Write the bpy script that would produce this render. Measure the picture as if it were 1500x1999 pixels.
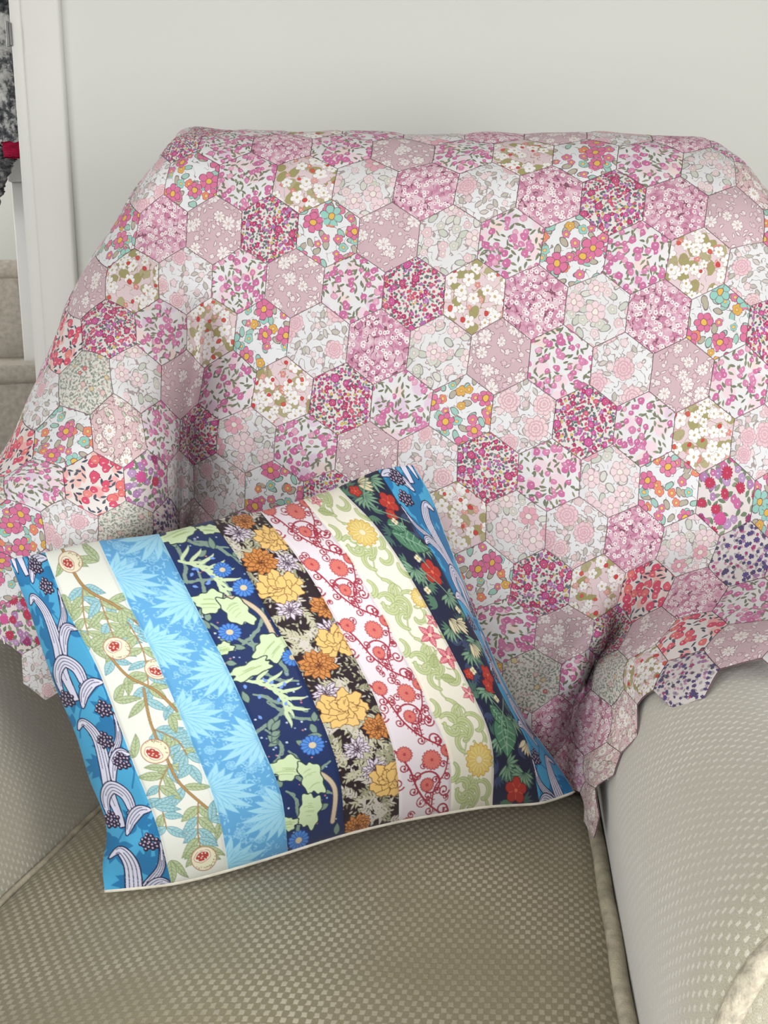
import bpy, bmesh, math, random
import numpy as np
from mathutils import Vector, Matrix

# ------------------------------------------------------------------ camera
for o in list(bpy.data.objects):
    bpy.data.objects.remove(o)
SC = bpy.context.scene
COL = SC.collection
FPX, CW, CH = 2000.0, 1500.0, 1999.0
PITCH = math.radians(12.4)
CAMZ = 1.05
cam_d = bpy.data.cameras.new('camera')
cam_d.sensor_fit = 'VERTICAL'
cam_d.sensor_height = 36.0
cam_d.sensor_width = 36.0
cam_d.lens = 36.0 * FPX / CH
cam_d.clip_start = 0.02
cam = bpy.data.objects.new('camera', cam_d)
COL.objects.link(cam)
cam.location = (0, 0, CAMZ)
cam.rotation_euler = (math.pi / 2 - PITCH, 0, 0)
SC.camera = cam

# ------------------------------------------------------------------ light
SC.view_settings.view_transform = 'Standard'
SC.view_settings.look = 'None'
SC.view_settings.gamma = 1.0
SC.view_settings.use_curve_mapping = False
SC.view_settings.exposure = -0.08
SC.cycles.max_bounces = 6
SC.cycles.diffuse_bounces = 2
SC.cycles.glossy_bounces = 2
w = bpy.data.worlds.new('world')
SC.world = w
w.use_nodes = True
w.node_tree.nodes['Background'].inputs[0].default_value = (0.96, 0.98, 1.0, 1)
w.node_tree.nodes['Background'].inputs[1].default_value = 0.28


def area(name, loc, target, sx, sy, power, col=(1, 1, 1)):
    l = bpy.data.lights.new(name, 'AREA')
    l.shape = 'RECTANGLE'
    l.size, l.size_y = sx, sy
    l.energy = power
    l.color = col
    o = bpy.data.objects.new(name, l)
    COL.objects.link(o)
    o.location = loc
    o.rotation_euler = (Vector(target) - Vector(loc)).to_track_quat('-Z', 'Y').to_euler()
    return o


area('window_daylight', (0.20, -0.55, 1.00), (0.05, 1.0, 0.60), 3.8, 1.4, 36, (1.0, 1.0, 1.0))
area('right_fill_light', (1.55, -0.75, 0.95), (-0.38, 0.9, 0.55), 0.7, 1.0, 15, (1.0, 0.99, 0.97))  # added fill lamp brightening the left arm's inner face, no known window here
area('left_fill_light', (-1.75, -0.35, 0.95), (0.25, 0.8, 0.55), 0.7, 1.0, 11, (1.0, 0.99, 0.97))  # invented counterpart on the left, lifts the right arm's inner face
area('hall_daylight', (-2.2, 2.6, 2.1), (-0.7, 2.5, 0.9), 0.9, 1.2, 20, (1.0, 0.99, 0.97))

# ------------------------------------------------------------------ helpers
CP, SP = math.cos(PITCH), math.sin(PITCH)


def ray(px, py):
    dx = (np.asarray(px, float) - CW / 2) / FPX
    dy = (np.asarray(py, float) - CH / 2) / FPX
    return dx, CP - dy * SP, -SP - dy * CP


def at_y(px, py, Y):
    """point of the scene seen at photo position (px, py) that lies at depth Y"""
    dx, dyy, dz = ray(px, py)
    t = np.asarray(Y, float) / dyy
    return np.stack([dx * t, dyy * t, CAMZ + dz * t], -1)


PL0, PLZ, PLX = 1.14, 0.20, -0.20     # back of the chair: Y = PL0 + PLZ*(z-.45) + PLX*x


def on_back(px, py, off=0.0):
    """point on the plane of the chair back, moved by off away from the viewer"""
    dx, dyy, dz = ray(px, py)
    t = (PL0 + PLZ * (CAMZ - 0.45) + off) / (dyy - PLZ * dz - PLX * dx)
    return np.stack([dx * t, dyy * t, CAMZ + dz * t], -1)


class RBF:
    """thin plate spline from 2D to nD"""
    def __init__(s, X, F, lam=0.0):
        X = np.asarray(X, float); F = np.asarray(F, float)
        n = len(X)
        A = np.zeros((n + 3, n + 3))
        A[:n, :n] = s.k(X, X) + lam * np.eye(n)
        A[:n, n] = 1; A[:n, n + 1:] = X
        A[n, :n] = 1; A[n + 1:, :n] = X.T
        B = np.zeros((n + 3, F.shape[1])); B[:n] = F
        s.X = X
        s.c = np.linalg.solve(A, B)

    def k(s, P, Q):
        d2 = ((P[:, None, :] - Q[None, :, :]) ** 2).sum(-1)
        return 0.5 * d2 * np.log(d2 + 1e-12)

    def __call__(s, P):
        P = np.asarray(P, float)
        out = np.empty((len(P), s.c.shape[1]))
        n = len(s.X)
        for i in range(0, len(P), 20000):
            q = P[i:i + 20000]
            out[i:i + 20000] = s.k(q, s.X) @ s.c[:n] + s.c[n] + q @ s.c[n + 1:]
        return out


def prop(o, label=None, cat=None, group=None, kind=None):
    if label: o['label'] = label
    if cat: o['category'] = cat
    if group: o['group'] = group
    if kind: o['kind'] = kind
    return o


def empty(name, loc, label, cat, group=None):
    o = bpy.data.objects.new(name, None)
    o.empty_display_size = 0.05
    COL.objects.link(o)
    o.location = loc
    return prop(o, label, cat, group)


def link(name, me, mat, parent=None, smooth=True):
    o = bpy.data.objects.new(name, me)
    COL.objects.link(o)
    if mat is not None:
        me.materials.append(mat)
    if smooth:
        me.polygons.foreach_set('use_smooth', [True] * len(me.polygons))
    if parent is not None:
        o.parent = parent
        o.matrix_parent_inverse = Matrix.Translation(parent.location).inverted()
    return o


def mesh_np(name, V, Q, uv=None, attr=None):
    """mesh from vertex array, face array (n x 3 or 4), per-vertex uv and colour"""
    V = np.asarray(V, np.float32); Q = np.asarray(Q, np.int32)
    me = bpy.data.meshes.new(name)
    k = Q.shape[1]
    me.vertices.add(len(V)); me.vertices.foreach_set('co', V.ravel())
    me.loops.add(Q.size); me.loops.foreach_set('vertex_index', Q.ravel())
    me.polygons.add(len(Q))
    me.polygons.foreach_set('loop_start', np.arange(0, Q.size, k, dtype=np.int32))
    me.polygons.foreach_set('loop_total', np.full(len(Q), k, np.int32))
    me.update(calc_edges=True)
    if uv is not None:
        l = me.uv_layers.new(name='UVMap')
        l.data.foreach_set('uv', np.asarray(uv, np.float32)[Q.ravel()].ravel())
    if attr is not None:
        a = me.color_attributes.new('print', 'FLOAT_COLOR', 'POINT')
        c = np.ones((len(V), 4), np.float32); c[:, :3] = attr
        a.data.foreach_set('color', c.ravel())
    me.validate()
    return me


def grid_faces(nx, ny, flip=False, wrap=False):
    i, j = np.meshgrid(np.arange(nx if wrap else nx - 1), np.arange(ny - 1), indexing='ij')
    i = i.ravel(); j = j.ravel(); i2 = (i + 1) % nx
    q = np.stack([i * ny + j, i2 * ny + j, i2 * ny + j + 1, i * ny + j + 1], -1)
    return q[:, ::-1] if flip else q


def bm_obj(name, bm, mat, parent=None, smooth=True):
    me = bpy.data.meshes.new(name)
    bm.normal_update()
    bm.to_mesh(me); bm.free()
    return link(name, me, mat, parent, smooth)


def bm_box(bm, x0, x1, y0, y1, z0, z1, bev=0.0, seg=2, mtx=None):
    r = bmesh.ops.create_cube(bm, size=1.0)
    vs = r['verts']
    for v in vs:
        v.co = Vector(((x0 + x1) / 2 + v.co.x * (x1 - x0), (y0 + y1) / 2 + v.co.y * (y1 - y0), (z0 + z1) / 2 + v.co.z * (z1 - z0)))
    if bev > 0:
        es = list({e for v in vs for e in v.link_edges})
        rr = bmesh.ops.bevel(bm, geom=es, offset=bev, segments=seg, profile=0.5, affect='EDGES')
        vs = list({v for f in rr['faces'] for v in f.verts} | {v for v in vs if v.is_valid})
    if mtx is not None:
        for v in bm.verts:
            v.co = mtx @ v.co


def tube(name, pts, r, mat, parent=None, n=10, closed=False, uvs=1.0):
    P = np.asarray(pts, float); m = len(P)
    if closed:
        T = np.roll(P, -1, 0) - np.roll(P, 1, 0)
    else:
        T = np.gradient(P, axis=0)
    T /= np.linalg.norm(T, axis=1)[:, None] + 1e-12
    up = np.tile([0.13, 0.21, 1.0], (m, 1))
    A = np.cross(T, up); A /= np.linalg.norm(A, axis=1)[:, None] + 1e-12
    B = np.cross(T, A)
    th = np.linspace(0, 2 * math.pi, n, endpoint=False)
    R = np.broadcast_to(np.asarray(r, float), (m,))
    V = P[:, None] + R[:, None, None] * (np.cos(th)[None, :, None] * A[:, None] + np.sin(th)[None, :, None] * B[:, None])
    i, j = np.meshgrid(np.arange(m if closed else m - 1), np.arange(n), indexing='ij')
    i = i.ravel(); j = j.ravel(); i2 = (i + 1) % m; j2 = (j + 1) % n
    Q = np.stack([i * n + j, i * n + j2, i2 * n + j2, i2 * n + j], -1)
    s = np.concatenate([[0], np.cumsum(np.linalg.norm(np.diff(P, axis=0), axis=1))])
    uv = np.stack([np.repeat(s, n), np.tile(th * 0.006, m)], -1)
    me = mesh_np(name, V.reshape(-1, 3), Q, uv)
    return link(name, me, mat, parent)


# ------------------------------------------------------------------ materials
def lin(c):
    c = np.asarray(c, float) / 255.0
    return np.where(c <= 0.04045, c / 12.92, ((c + 0.055) / 1.055) ** 2.4)


def rgba(c):
    l = lin(c)
    return (float(l[0]), float(l[1]), float(l[2]), 1.0)


class NB:
    """small node builder"""
    def __init__(s, name, rough=0.85, sheen=0.0, spec=0.25):
        s.m = bpy.data.materials.new(name)
        s.m.use_nodes = True
        s.t = s.m.node_tree
        s.b = s.t.nodes['Principled BSDF']
        s.b.inputs['Roughness'].default_value = rough
        s.b.inputs['Specular IOR Level'].default_value = spec
        if sheen:
            s.b.inputs['Sheen Weight'].default_value = sheen
            s.b.inputs['Sheen Roughness'].default_value = 0.5
        s.rot = 0

    def n(s, typ, **kw):
        nd = s.t.nodes.new(typ)
        for k, v in kw.items():
            setattr(nd, k, v)
        return nd

    def put(s, sock, v):
        if v is None:
            return
        if isinstance(v, bpy.types.NodeSocket):
            s.t.links.new(v, sock)
        else:
            sock.default_value = v

    def math(s, op, a, b=None, c=None, clamp=False):
        nd = s.n('ShaderNodeMath', operation=op, use_clamp=clamp)
        for i, v in enumerate((a, b, c)):
            if v is not None:
                s.put(nd.inputs[i], v)
        return nd.outputs[0]

    def vmath(s, op, a, b=None):
        nd = s.n('ShaderNodeVectorMath', operation=op)
        s.put(nd.inputs[0], a)
        if b is not None:
            if op == 'SCALE':
                s.put(nd.inputs['Scale'], b)
            else:
                s.put(nd.inputs[1], b)
        return nd.outputs[0]

    def sep(s, v):
        nd = s.n('ShaderNodeSeparateXYZ')
        s.put(nd.inputs[0], v)
        return nd.outputs

    def comb(s, x, y, z=0.0):
        nd = s.n('ShaderNodeCombineXYZ')
        for i, v in enumerate((x, y, z)):
            s.put(nd.inputs[i], v)
        return nd.outputs[0]

    def mix(s, f, a, b):
        nd = s.n('ShaderNodeMix', data_type='RGBA')
        s.put(nd.inputs[0], f)
        s.put(nd.inputs[6], rgba(a) if isinstance(a, (tuple, list)) and len(a) == 3 else a)
        s.put(nd.inputs[7], rgba(b) if isinstance(b, (tuple, list)) and len(b) == 3 else b)
        return nd.outputs[2]

    def uv(s):
        return s.n('ShaderNodeUVMap', uv_map='UVMap').outputs[0]

    def noise(s, v, scale, detail=2.0, rough=0.5, dim='3D'):
        nd = s.n('ShaderNodeTexNoise', noise_dimensions=dim)
        s.put(nd.inputs['Vector'], v)
        nd.inputs['Scale'].default_value = scale
        nd.inputs['Detail'].default_value = detail
        nd.inputs['Roughness'].default_value = rough
        return nd.outputs['Fac']

    def ramp(s, f, stops, const=False):
        nd = s.n('ShaderNodeValToRGB')
        if const:
            nd.color_ramp.interpolation = 'CONSTANT'
        e = nd.color_ramp.elements
        while len(e) < len(stops):
            e.new(0.5)
        for k, (p, c) in enumerate(stops):
            e[k].position = p
            e[k].color = rgba(c)
        s.put(nd.inputs[0], f)
        return nd.outputs[0]

    def step(s, a, b, soft=0.0):
        """1 where a < b"""
        if soft:
            nd = s.n('ShaderNodeMapRange', interpolation_type='SMOOTHSTEP')
            s.put(nd.inputs['Value'], s.math('SUBTRACT', b, a))
            nd.inputs['From Min'].default_value = -soft
            nd.inputs['From Max'].default_value = soft
            return nd.outputs[0]
        return s.math('LESS_THAN', a, b)

    def cells(s, uv, S, seed, rand=0.75):
        """voronoi cells: offset in the cell, distance, three random numbers"""
        v = s.vmath('ADD', s.vmath('SCALE', uv, S), (seed * 3.71, seed * 7.13, 0.0))
        nd = s.n('ShaderNodeTexVoronoi', voronoi_dimensions='2D', feature='F1')
        s.put(nd.inputs['Vector'], v)
        nd.inputs['Scale'].default_value = 1.0
        nd.inputs['Randomness'].default_value = rand
        d = s.vmath('SUBTRACT', v, nd.outputs['Position'])
        sp = s.sep(d)
        cs = s.n('ShaderNodeSeparateColor')
        s.put(cs.inputs[0], nd.outputs['Color'])
        return sp[0], sp[1], nd.outputs['Distance'], cs.outputs

    def flower(s, col, uv, S, seed, n, R, notch, fills, line, centre=None, cr=0.3, keep=0.8, lw=0.1, lines=False, rand=0.75, ring=None):
        """n-petalled flowers printed over col"""
        x, y, d, rnd = s.cells(uv, S, seed, rand)
        ang = s.math('ADD', s.math('ARCTAN2', y, x), s.math('MULTIPLY', rnd[2], 6.28))
        pet = s.math('ABSOLUTE', s.math('COSINE', s.math('MULTIPLY', ang, n / 2.0)))
        pet = s.math('POWER', pet, 0.6)
        rr = s.math('MULTIPLY_ADD', pet, notch, 1.0 - notch)
        rr = s.math('MULTIPLY', rr, s.math('MULTIPLY_ADD', rnd[1], 0.35 * R, 0.65 * R))
        q = s.math('DIVIDE', d, rr)
        on = s.math('LESS_THAN', rnd[0], keep)
        fill = s.ramp(s.math('FRACT', s.math('MULTIPLY', rnd[0], 17.3)), fills, True)
        if lines:
            fill = s.mix(s.math('MULTIPLY', s.step(pet, 0.45), 0.55), fill, line)
        col = s.mix(s.math('MULTIPLY', on, s.step(q, 1.0)), col, line)
        col = s.mix(s.math('MULTIPLY', on, s.step(q, 1.0 - lw)), col, fill)
        if ring is not None:
            rg = s.math('LESS_THAN', s.math('ABSOLUTE', s.math('SUBTRACT', q, 0.62)), 0.06)
            col = s.mix(s.math('MULTIPLY', on, rg), col, ring)
            rg = s.math('LESS_THAN', s.math('ABSOLUTE', s.math('SUBTRACT', q, 0.36)), 0.05)
            col = s.mix(s.math('MULTIPLY', on, rg), col, ring)
        if centre is not None:
            cc = s.math('DIVIDE', d, R)
            col = s.mix(s.math('MULTIPLY', on, s.step(cc, cr)), col, line)
            col = s.mix(s.math('MULTIPLY', on, s.step(cc, cr * 0.82)), col, centre)
        return col

    def berry(s, col, uv, S, seed, R, fills, keep=0.8, shine=None, dark=None, soft=0.0, rand=0.8):
        x, y, d, rnd = s.cells(uv, S, seed, rand)
        on = s.math('LESS_THAN', rnd[0], keep)
        fill = s.ramp(s.math('FRACT', s.math('MULTIPLY', rnd[0], 23.7)), fills, True)
        rr = s.math('MULTIPLY_ADD', rnd[1], 0.4 * R, 0.6 * R)
        if dark is not None:
            col = s.mix(s.math('MULTIPLY', on, s.step(d, s.math('MULTIPLY', rr, 1.12), soft)), col, dark)
        col = s.mix(s.math('MULTIPLY', on, s.step(d, rr, soft)), col, fill)
        if shine is not None:
            dx = s.math('SUBTRACT', x, R * 0.12); dy = s.math('SUBTRACT', y, R * 0.22)
            d2 = s.math('SQRT', s.math('ADD', s.math('MULTIPLY', dx, dx), s.math('MULTIPLY', s.math('MULTIPLY', dy, dy), 3.0)))
            col = s.mix(s.math('MULTIPLY', on, s.step(d2, R * 0.25)), col, shine)
        return col

    def leaf(s, col, uv, S, seed, a, b, fills, line=None, keep=0.85, rand=0.8, blunt=False):
        x, y, d, rnd = s.cells(uv, S, seed, rand)
        th = s.math('MULTIPLY', rnd[2], 6.28)
        c, sn = s.math('COSINE', th), s.math('SINE', th)
        lx = s.math('ADD', s.math('MULTIPLY', x, c), s.math('MULTIPLY', y, sn))
        ly = s.math('SUBTRACT', s.math('MULTIPLY', y, c), s.math('MULTIPLY', x, sn))
        on = s.math('LESS_THAN', rnd[0], keep)
        q = s.math('ADD', s.math('POWER', s.math('ABSOLUTE', s.math('DIVIDE', lx, a)), 2.0), s.math('ABSOLUTE', s.math('DIVIDE', ly, b)))
        if blunt:
            ql = s.math('DIVIDE', ly, b)
            q = s.math('ADD', s.math('POWER', s.math('ABSOLUTE', s.math('DIVIDE', lx, a)), 2.0), s.math('MULTIPLY', ql, ql))
        fill = s.ramp(s.math('FRACT', s.math('MULTIPLY', rnd[0], 29.1)), fills, True)
        if line is not None:
            col = s.mix(s.math('MULTIPLY', on, s.step(q, 1.0)), col, line)
            col = s.mix(s.math('MULTIPLY', on, s.step(q, 0.62)), col, fill)
        else:
            col = s.mix(s.math('MULTIPLY', on, s.step(q, 1.0)), col, fill)
        return col

    def twig(s, col, uv, S, seed, w, c, cut=0.55):
        """fine wandering lines"""
        v = s.vmath('ADD', s.vmath('SCALE', uv, 1.0), (seed * 1.7, seed * 2.3, 0.0))
        nz = s.noise(v, S, 1.0, 0.4, '2D')
        d = s.math('ABSOLUTE', s.math('SUBTRACT', nz, 0.5))
        gate = s.math('GREATER_THAN', s.noise(v, S * 1.9, 0.0, 0.5, '2D'), cut)
        return s.mix(s.math('MULTIPLY', gate, s.step(d, w)), col, c)

    def done(s, col, bump=None, bstr=0.2, bdist=0.001):
        s.put(s.b.inputs['Base Color'], col)
        if bump is not None:
            b = s.n('ShaderNodeBump')
            b.inputs['Strength'].default_value = bstr
            b.inputs['Distance'].default_value = bdist
            s.put(b.inputs['Height'], bump)
            s.put(s.b.inputs['Normal'], b.outputs[0])
        return s.m


def plain(name, c, rough=0.8, var=0.04, scale=8.0, bump=0.0, bscale=200.0, spec=0.25, metal=0.0):
    nb = NB(name, rough, 0, spec)
    nb.b.inputs['Metallic'].default_value = metal
    co = nb.n('ShaderNodeTexCoord').outputs['Object']
    f = nb.noise(co, scale, 3.0)
    c = np.asarray(c, float)
    col = nb.ramp(f, [(0.3, tuple(np.clip(c * (1 - var), 0, 255))), (0.7, tuple(np.clip(c * (1 + var), 0, 255)))])
    return nb.done(col, nb.noise(co, bscale, 2.0) if bump else None, bump, 0.001)


def q_start(name):
    nb = NB(name, 0.82, 0.05, 0.2)
    uv = nb.uv()
    nz = nb.n('ShaderNodeTexNoise', noise_dimensions='2D')
    nb.put(nz.inputs['Vector'], uv)
    nz.inputs['Scale'].default_value = 7.0
    nz.inputs['Detail'].default_value = 1.0
    off = nb.vmath('SCALE', nb.vmath('SUBTRACT', nz.outputs['Color'], (0.5, 0.5, 0.5)), 0.04)
    return nb, nb.vmath('ADD', uv, off)


def q_done(nb, col, uv):
    col = nb.vmath('SCALE', nb.mix(0.10, col, (186, 180, 183)), 0.92)
    return nb.done(col)


QM = {}
WHITE = (236, 238, 240)
PK = (214, 118, 160)


def build_prints():
    # A: bright pink and aqua flowers on white
    nb, uv = q_start('print_bright_flowers')
    c = nb.mix(0.0, WHITE, WHITE)
    c = nb.twig(c, uv, 5.0, 3, 0.012, (150, 145, 140), 0.5)
    c = nb.leaf(c, uv, 4.6, 1, 0.42, 0.24, [(0, (186, 178, 158)), (0.7, (160, 205, 192))], (120, 112, 108), 0.9, blunt=True)
    c = nb.flower(c, uv, 4.4, 2, 5, 0.44, 0.25, [(0, (222, 122, 158)), (0.4, (150, 210, 196)), (0.68, (238, 138, 104)), (0.84, (228, 176, 70))], (130, 80, 96), (240, 200, 110), 0.3, 0.82)
    c = nb.flower(c, uv, 2.4, 3, 6, 0.48, 0.36, [(0, (222, 112, 156)), (0.72, (152, 212, 198)), (0.85, (228, 128, 164))], (120, 66, 92), (236, 190, 74), 0.30, 0.74, 0.07, True)
    QM['A'] = q_done(nb, c, uv)
    # B: pale pink flowers, sage leaves, fine outlines on white
    nb, uv = q_start('print_pale_flowers')
    c = nb.mix(0.0, (233, 234, 235), WHITE)
    c = nb.twig(c, uv, 6.0, 3, 0.022, (172, 156, 156), 0.38)
    c = nb.leaf(c, uv, 4.2, 5, 0.42, 0.25, [(0, (206, 212, 198)), (0.6, (222, 222, 212))], (150, 142, 140), 0.85, blunt=True)
    c = nb.flower(c, uv, 4.4, 6, 5, 0.42, 0.22, [(0, (240, 218, 220)), (0.5, (236, 205, 210)), (0.8, (214, 220, 206))], (178, 148, 152), (240, 232, 226), 0.3, 0.7)
    c = nb.flower(c, uv, 2.4, 7, 6, 0.48, 0.32, [(0, (242, 218, 222)), (0.6, (232, 172, 186)), (0.85, (240, 222, 222))], (176, 140, 146), (244, 238, 228), 0.28, 0.72, 0.05, True)
    QM['B'] = q_done(nb, c, uv)
    # C: pink berries with olive leaves on white
    nb, uv = q_start('print_pink_berries')
    c = nb.mix(0.0, (236, 235, 237), WHITE)
    c = nb.berry(c, uv, 3.4, 11, 0.5, [(0, (242, 218, 226)), (0.5, (230, 208, 226)), (0.8, (244, 222, 218))], 0.65, None, None, 0.08)
    c = nb.leaf(c, uv, 9.0, 12, 0.52, 0.17, [(0, (112, 122, 92)), (0.5, (140, 144, 112))], None, 0.75)
    c = nb.leaf(c, uv, 8.0, 13, 0.5, 0.16, [(0, (120, 126, 98))], None, 0.45)
    c = nb.berry(c, uv, 8.0, 14, 0.46, [(0, (208, 112, 162)), (0.5, (218, 132, 174)), (0.8, (230, 170, 194))], 0.34, (244, 204, 220), (190, 104, 148))
    c = nb.berry(c, uv, 7.0, 15, 0.44, [(0, (206, 106, 160)), (0.6, (216, 134, 176))], 0.36, (244, 206, 222), (188, 100, 146))
    QM['C'] = q_done(nb, c, uv)
    # D: dusty pink with small white outlined flowers
    nb, uv = q_start('print_dusty_pink')
    c = nb.mix(0.0, (211, 182, 189), WHITE)
    c = nb.leaf(c, uv, 7.5, 21, 0.44, 0.2, [(0, (240, 230, 228))], (158, 124, 130), 0.7)
    c = nb.flower(c, uv, 7.2, 22, 5, 0.46, 0.55, [(0, (240, 230, 228)), (0.6, (226, 198, 204))], (158, 122, 130), None, 0.2, 0.6, 0.2)
    c = nb.flower(c, uv, 3.4, 23, 8, 0.46, 0.6, [(0, (246, 240, 236))], (156, 120, 128), (222, 196, 190), 0.16, 0.66, 0.09, True)
    QM['D'] = q_done(nb, c, uv)
    # E: mottled pink with tiny white blossoms and twigs
    nb, uv = q_start('print_pink_blossom')
    c = nb.ramp(nb.noise(uv, 5.0, 3.0, 0.6, '2D'), [(0.35, (234, 206, 216)), (0.5, (220, 168, 190)), (0.62, (198, 122, 156)), (0.72, (226, 180, 198))])
    c = nb.leaf(c, uv, 7.0, 31, 0.48, 0.26, [(0, (198, 122, 156)), (0.5, (216, 156, 182))], None, 0.45)
    c = nb.twig(c, uv, 7.0, 33, 0.024, (128, 72, 92), 0.42)
    c = nb.flower(c, uv, 9.5, 34, 5, 0.46, 0.3, [(0, (248, 238, 240)), (0.7, (244, 220, 228))], (190, 120, 150), (170, 96, 124), 0.22, 0.72, 0.08)
    c = nb.flower(c, uv, 8.0, 35, 5, 0.4, 0.3, [(0, (250, 242, 242))], (190, 124, 152), (176, 104, 130), 0.22, 0.4, 0.08)
    QM['E'] = q_done(nb, c, uv)
    # F: dense magenta and purple posies
    nb, uv = q_start('print_magenta_posy')
    c = nb.mix(0.0, (232, 226, 220), WHITE)
    c = nb.leaf(c, uv, 17.0, 41, 0.5, 0.3, [(0, (84, 104, 104)), (0.4, (130, 144, 136)), (0.7, (196, 92, 132))], None, 0.9)
    c = nb.flower(c, uv, 15.0, 42, 5, 0.5, 0.35, [(0, (180, 28, 96)), (0.3, (176, 104, 178)), (0.5, (92, 106, 110)), (0.68, (214, 72, 108)), (0.86, (214, 190, 96))], (128, 40, 84), None, 0.3, 0.66)
    c = nb.flower(c, uv, 9.0, 43, 7, 0.44, 0.25, [(0, (190, 30, 104)), (0.4, (206, 80, 166)), (0.65, (222, 88, 120)), (0.85, (190, 126, 196))], (128, 28, 80), (240, 196, 204), 0.2, 0.4, 0.12)
    c = nb.flower(c, uv, 4.2, 44, 8, 0.34, 0.2, [(0, (184, 24, 100)), (0.6, (196, 60, 150))], (120, 20, 74), (244, 206, 206), 0.14, 0.4, 0.12, ring=(222, 110, 156))
    QM['F'] = q_done(nb, c, uv)
    # G: white blossom with olive leaves and red dots on pale pink
    nb, uv = q_start('print_white_blossom')
    c = nb.mix(0.0, (232, 210, 214), WHITE)
    c = nb.leaf(c, uv, 4.4, 51, 0.5, 0.36, [(0, (164, 158, 98)), (0.6, (180, 172, 128))], None, 0.7, blunt=True)
    c = nb.twig(c, uv, 5.5, 52, 0.016, (164, 146, 106), 0.4)
    c = nb.flower(c, uv, 5.6, 53, 5, 0.4, 0.4, [(0, (232, 168, 160)), (0.5, (224, 140, 130))], (176, 100, 96), (240, 200, 180), 0.3, 0.28)
    c = nb.flower(c, uv, 3.9, 54, 5, 0.56, 0.55, [(0, (250, 248, 246))], (172, 150, 128), (206, 184, 120), 0.16, 0.78, 0.07)
    c = nb.flower(c, uv, 4.3, 56, 5, 0.5, 0.55, [(0, (247, 246, 244))], (172, 150, 128), (206, 184, 120), 0.16, 0.5, 0.07)
    c = nb.berry(c, uv, 3.6, 55, 0.15, [(0, (206, 56, 52)), (0.6, (214, 84, 66))], 0.6, None, (160, 40, 40))
    QM['G'] = q_done(nb, c, uv)
    # H: drawn roses with grey leaves on white
    nb, uv = q_start('print_drawn_roses')
    c = nb.mix(0.0, (236, 237, 239), WHITE)
    c = nb.twig(c, uv, 7.0, 61, 0.026, (170, 158, 154), 0.36)
    c = nb.leaf(c, uv, 6.2, 62, 0.5, 0.28, [(0, (196, 194, 182)), (0.5, (214, 208, 202))], (164, 152, 148), 0.62)
    c = nb.flower(c, uv, 5.2, 63, 5, 0.4, 0.35, [(0, (240, 220, 222)), (0.6, (226, 206, 206))], (184, 152, 156), None, 0.3, 0.5, 0.16)
    c = nb.flower(c, uv, 2.1, 64, 9, 0.42, 0.16, [(0, (238, 204, 210)), (0.6, (240, 214, 216))], (196, 150, 158), (230, 180, 190), 0.14, 0.72, 0.06, True, 0.75, (218, 172, 182))
    QM['H'] = q_done(nb, c, uv)
    # I: fine sage print with a few red flowers
    nb, uv = q_start('print_sage_ditsy')
    c = nb.mix(0.0, (226, 224, 214), WHITE)
    c = nb.leaf(c, uv, 15.0, 71, 0.52, 0.27, [(0, (146, 158, 144)), (0.5, (172, 176, 162)), (0.8, (204, 176, 172))], None, 0.95)
    c = nb.twig(c, uv, 13.0, 72, 0.03, (134, 140, 132), 0.4)
    c = nb.flower(c, uv, 5.4, 73, 6, 0.34, 0.3, [(0, (226, 196, 190)), (0.5, (222, 204, 150)), (0.75, (212, 110, 116))], (158, 120, 112), (240, 226, 200), 0.2, 0.3, 0.2)
    QM['I'] = q_done(nb, c, uv)
    # J: coral berries with navy leaves
    nb, uv = q_start('print_coral_berries')
    c = nb.mix(0.0, (240, 232, 228), WHITE)
    c = nb.berry(c, uv, 3.6, 81, 0.48, [(0, (244, 196, 186)), (0.5, (246, 180, 178)), (0.8, (240, 214, 206))], 0.7, None, None, 0.07)
    c = nb.leaf(c, uv, 8.4, 82, 0.52, 0.17, [(0, (48, 60, 84)), (0.6, (70, 84, 100))], None, 0.72)
    c = nb.berry(c, uv, 5.8, 84, 0.46, [(0, (226, 68, 104)), (0.5, (232, 96, 112)), (0.8, (240, 140, 128))], 0.5, (248, 186, 190), (190, 48, 84))
    c = nb.berry(c, uv, 4.8, 85, 0.42, [(0, (222, 72, 108)), (0.6, (236, 118, 112))], 0.4, (248, 190, 190), (188, 50, 86))
    QM['J'] = q_done(nb, c, uv)
    # K: fine purple and navy print
    nb, uv = q_start('print_purple_ditsy')
    c = nb.mix(0.0, (230, 224, 222), WHITE)
    c = nb.leaf(c, uv, 11.0, 91, 0.46, 0.25, [(0, (176, 166, 170)), (0.6, (206, 150, 176))], None, 0.8)
    c = nb.flower(c, uv, 10.5, 92, 5, 0.46, 0.35, [(0, (70, 58, 120)), (0.4, (176, 44, 120)), (0.6, (60, 72, 96)), (0.8, (166, 120, 172))], (70, 50, 92), None, 0.3, 0.72)
    c = nb.flower(c, uv, 6.0, 93, 7, 0.38, 0.4, [(0, (84, 62, 140)), (0.5, (72, 58, 112))], (54, 40, 90), None, 0.2, 0.42, 0.15)
    QM['K'] = q_done(nb, c, uv)
    # L: crimson and lilac flowers with green leaves
    nb, uv = q_start('print_crimson_flowers')
    c = nb.mix(0.0, (232, 222, 220), WHITE)
    c = nb.leaf(c, uv, 7.5, 101, 0.52, 0.26, [(0, (104, 128, 96)), (0.6, (134, 150, 120))], None, 0.9)
    c = nb.flower(c, uv, 5.4, 102, 5, 0.46, 0.2, [(0, (188, 150, 196)), (0.4, (206, 104, 158)), (0.7, (176, 124, 178))], (140, 90, 140), (226, 210, 220), 0.2, 0.78)
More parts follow.
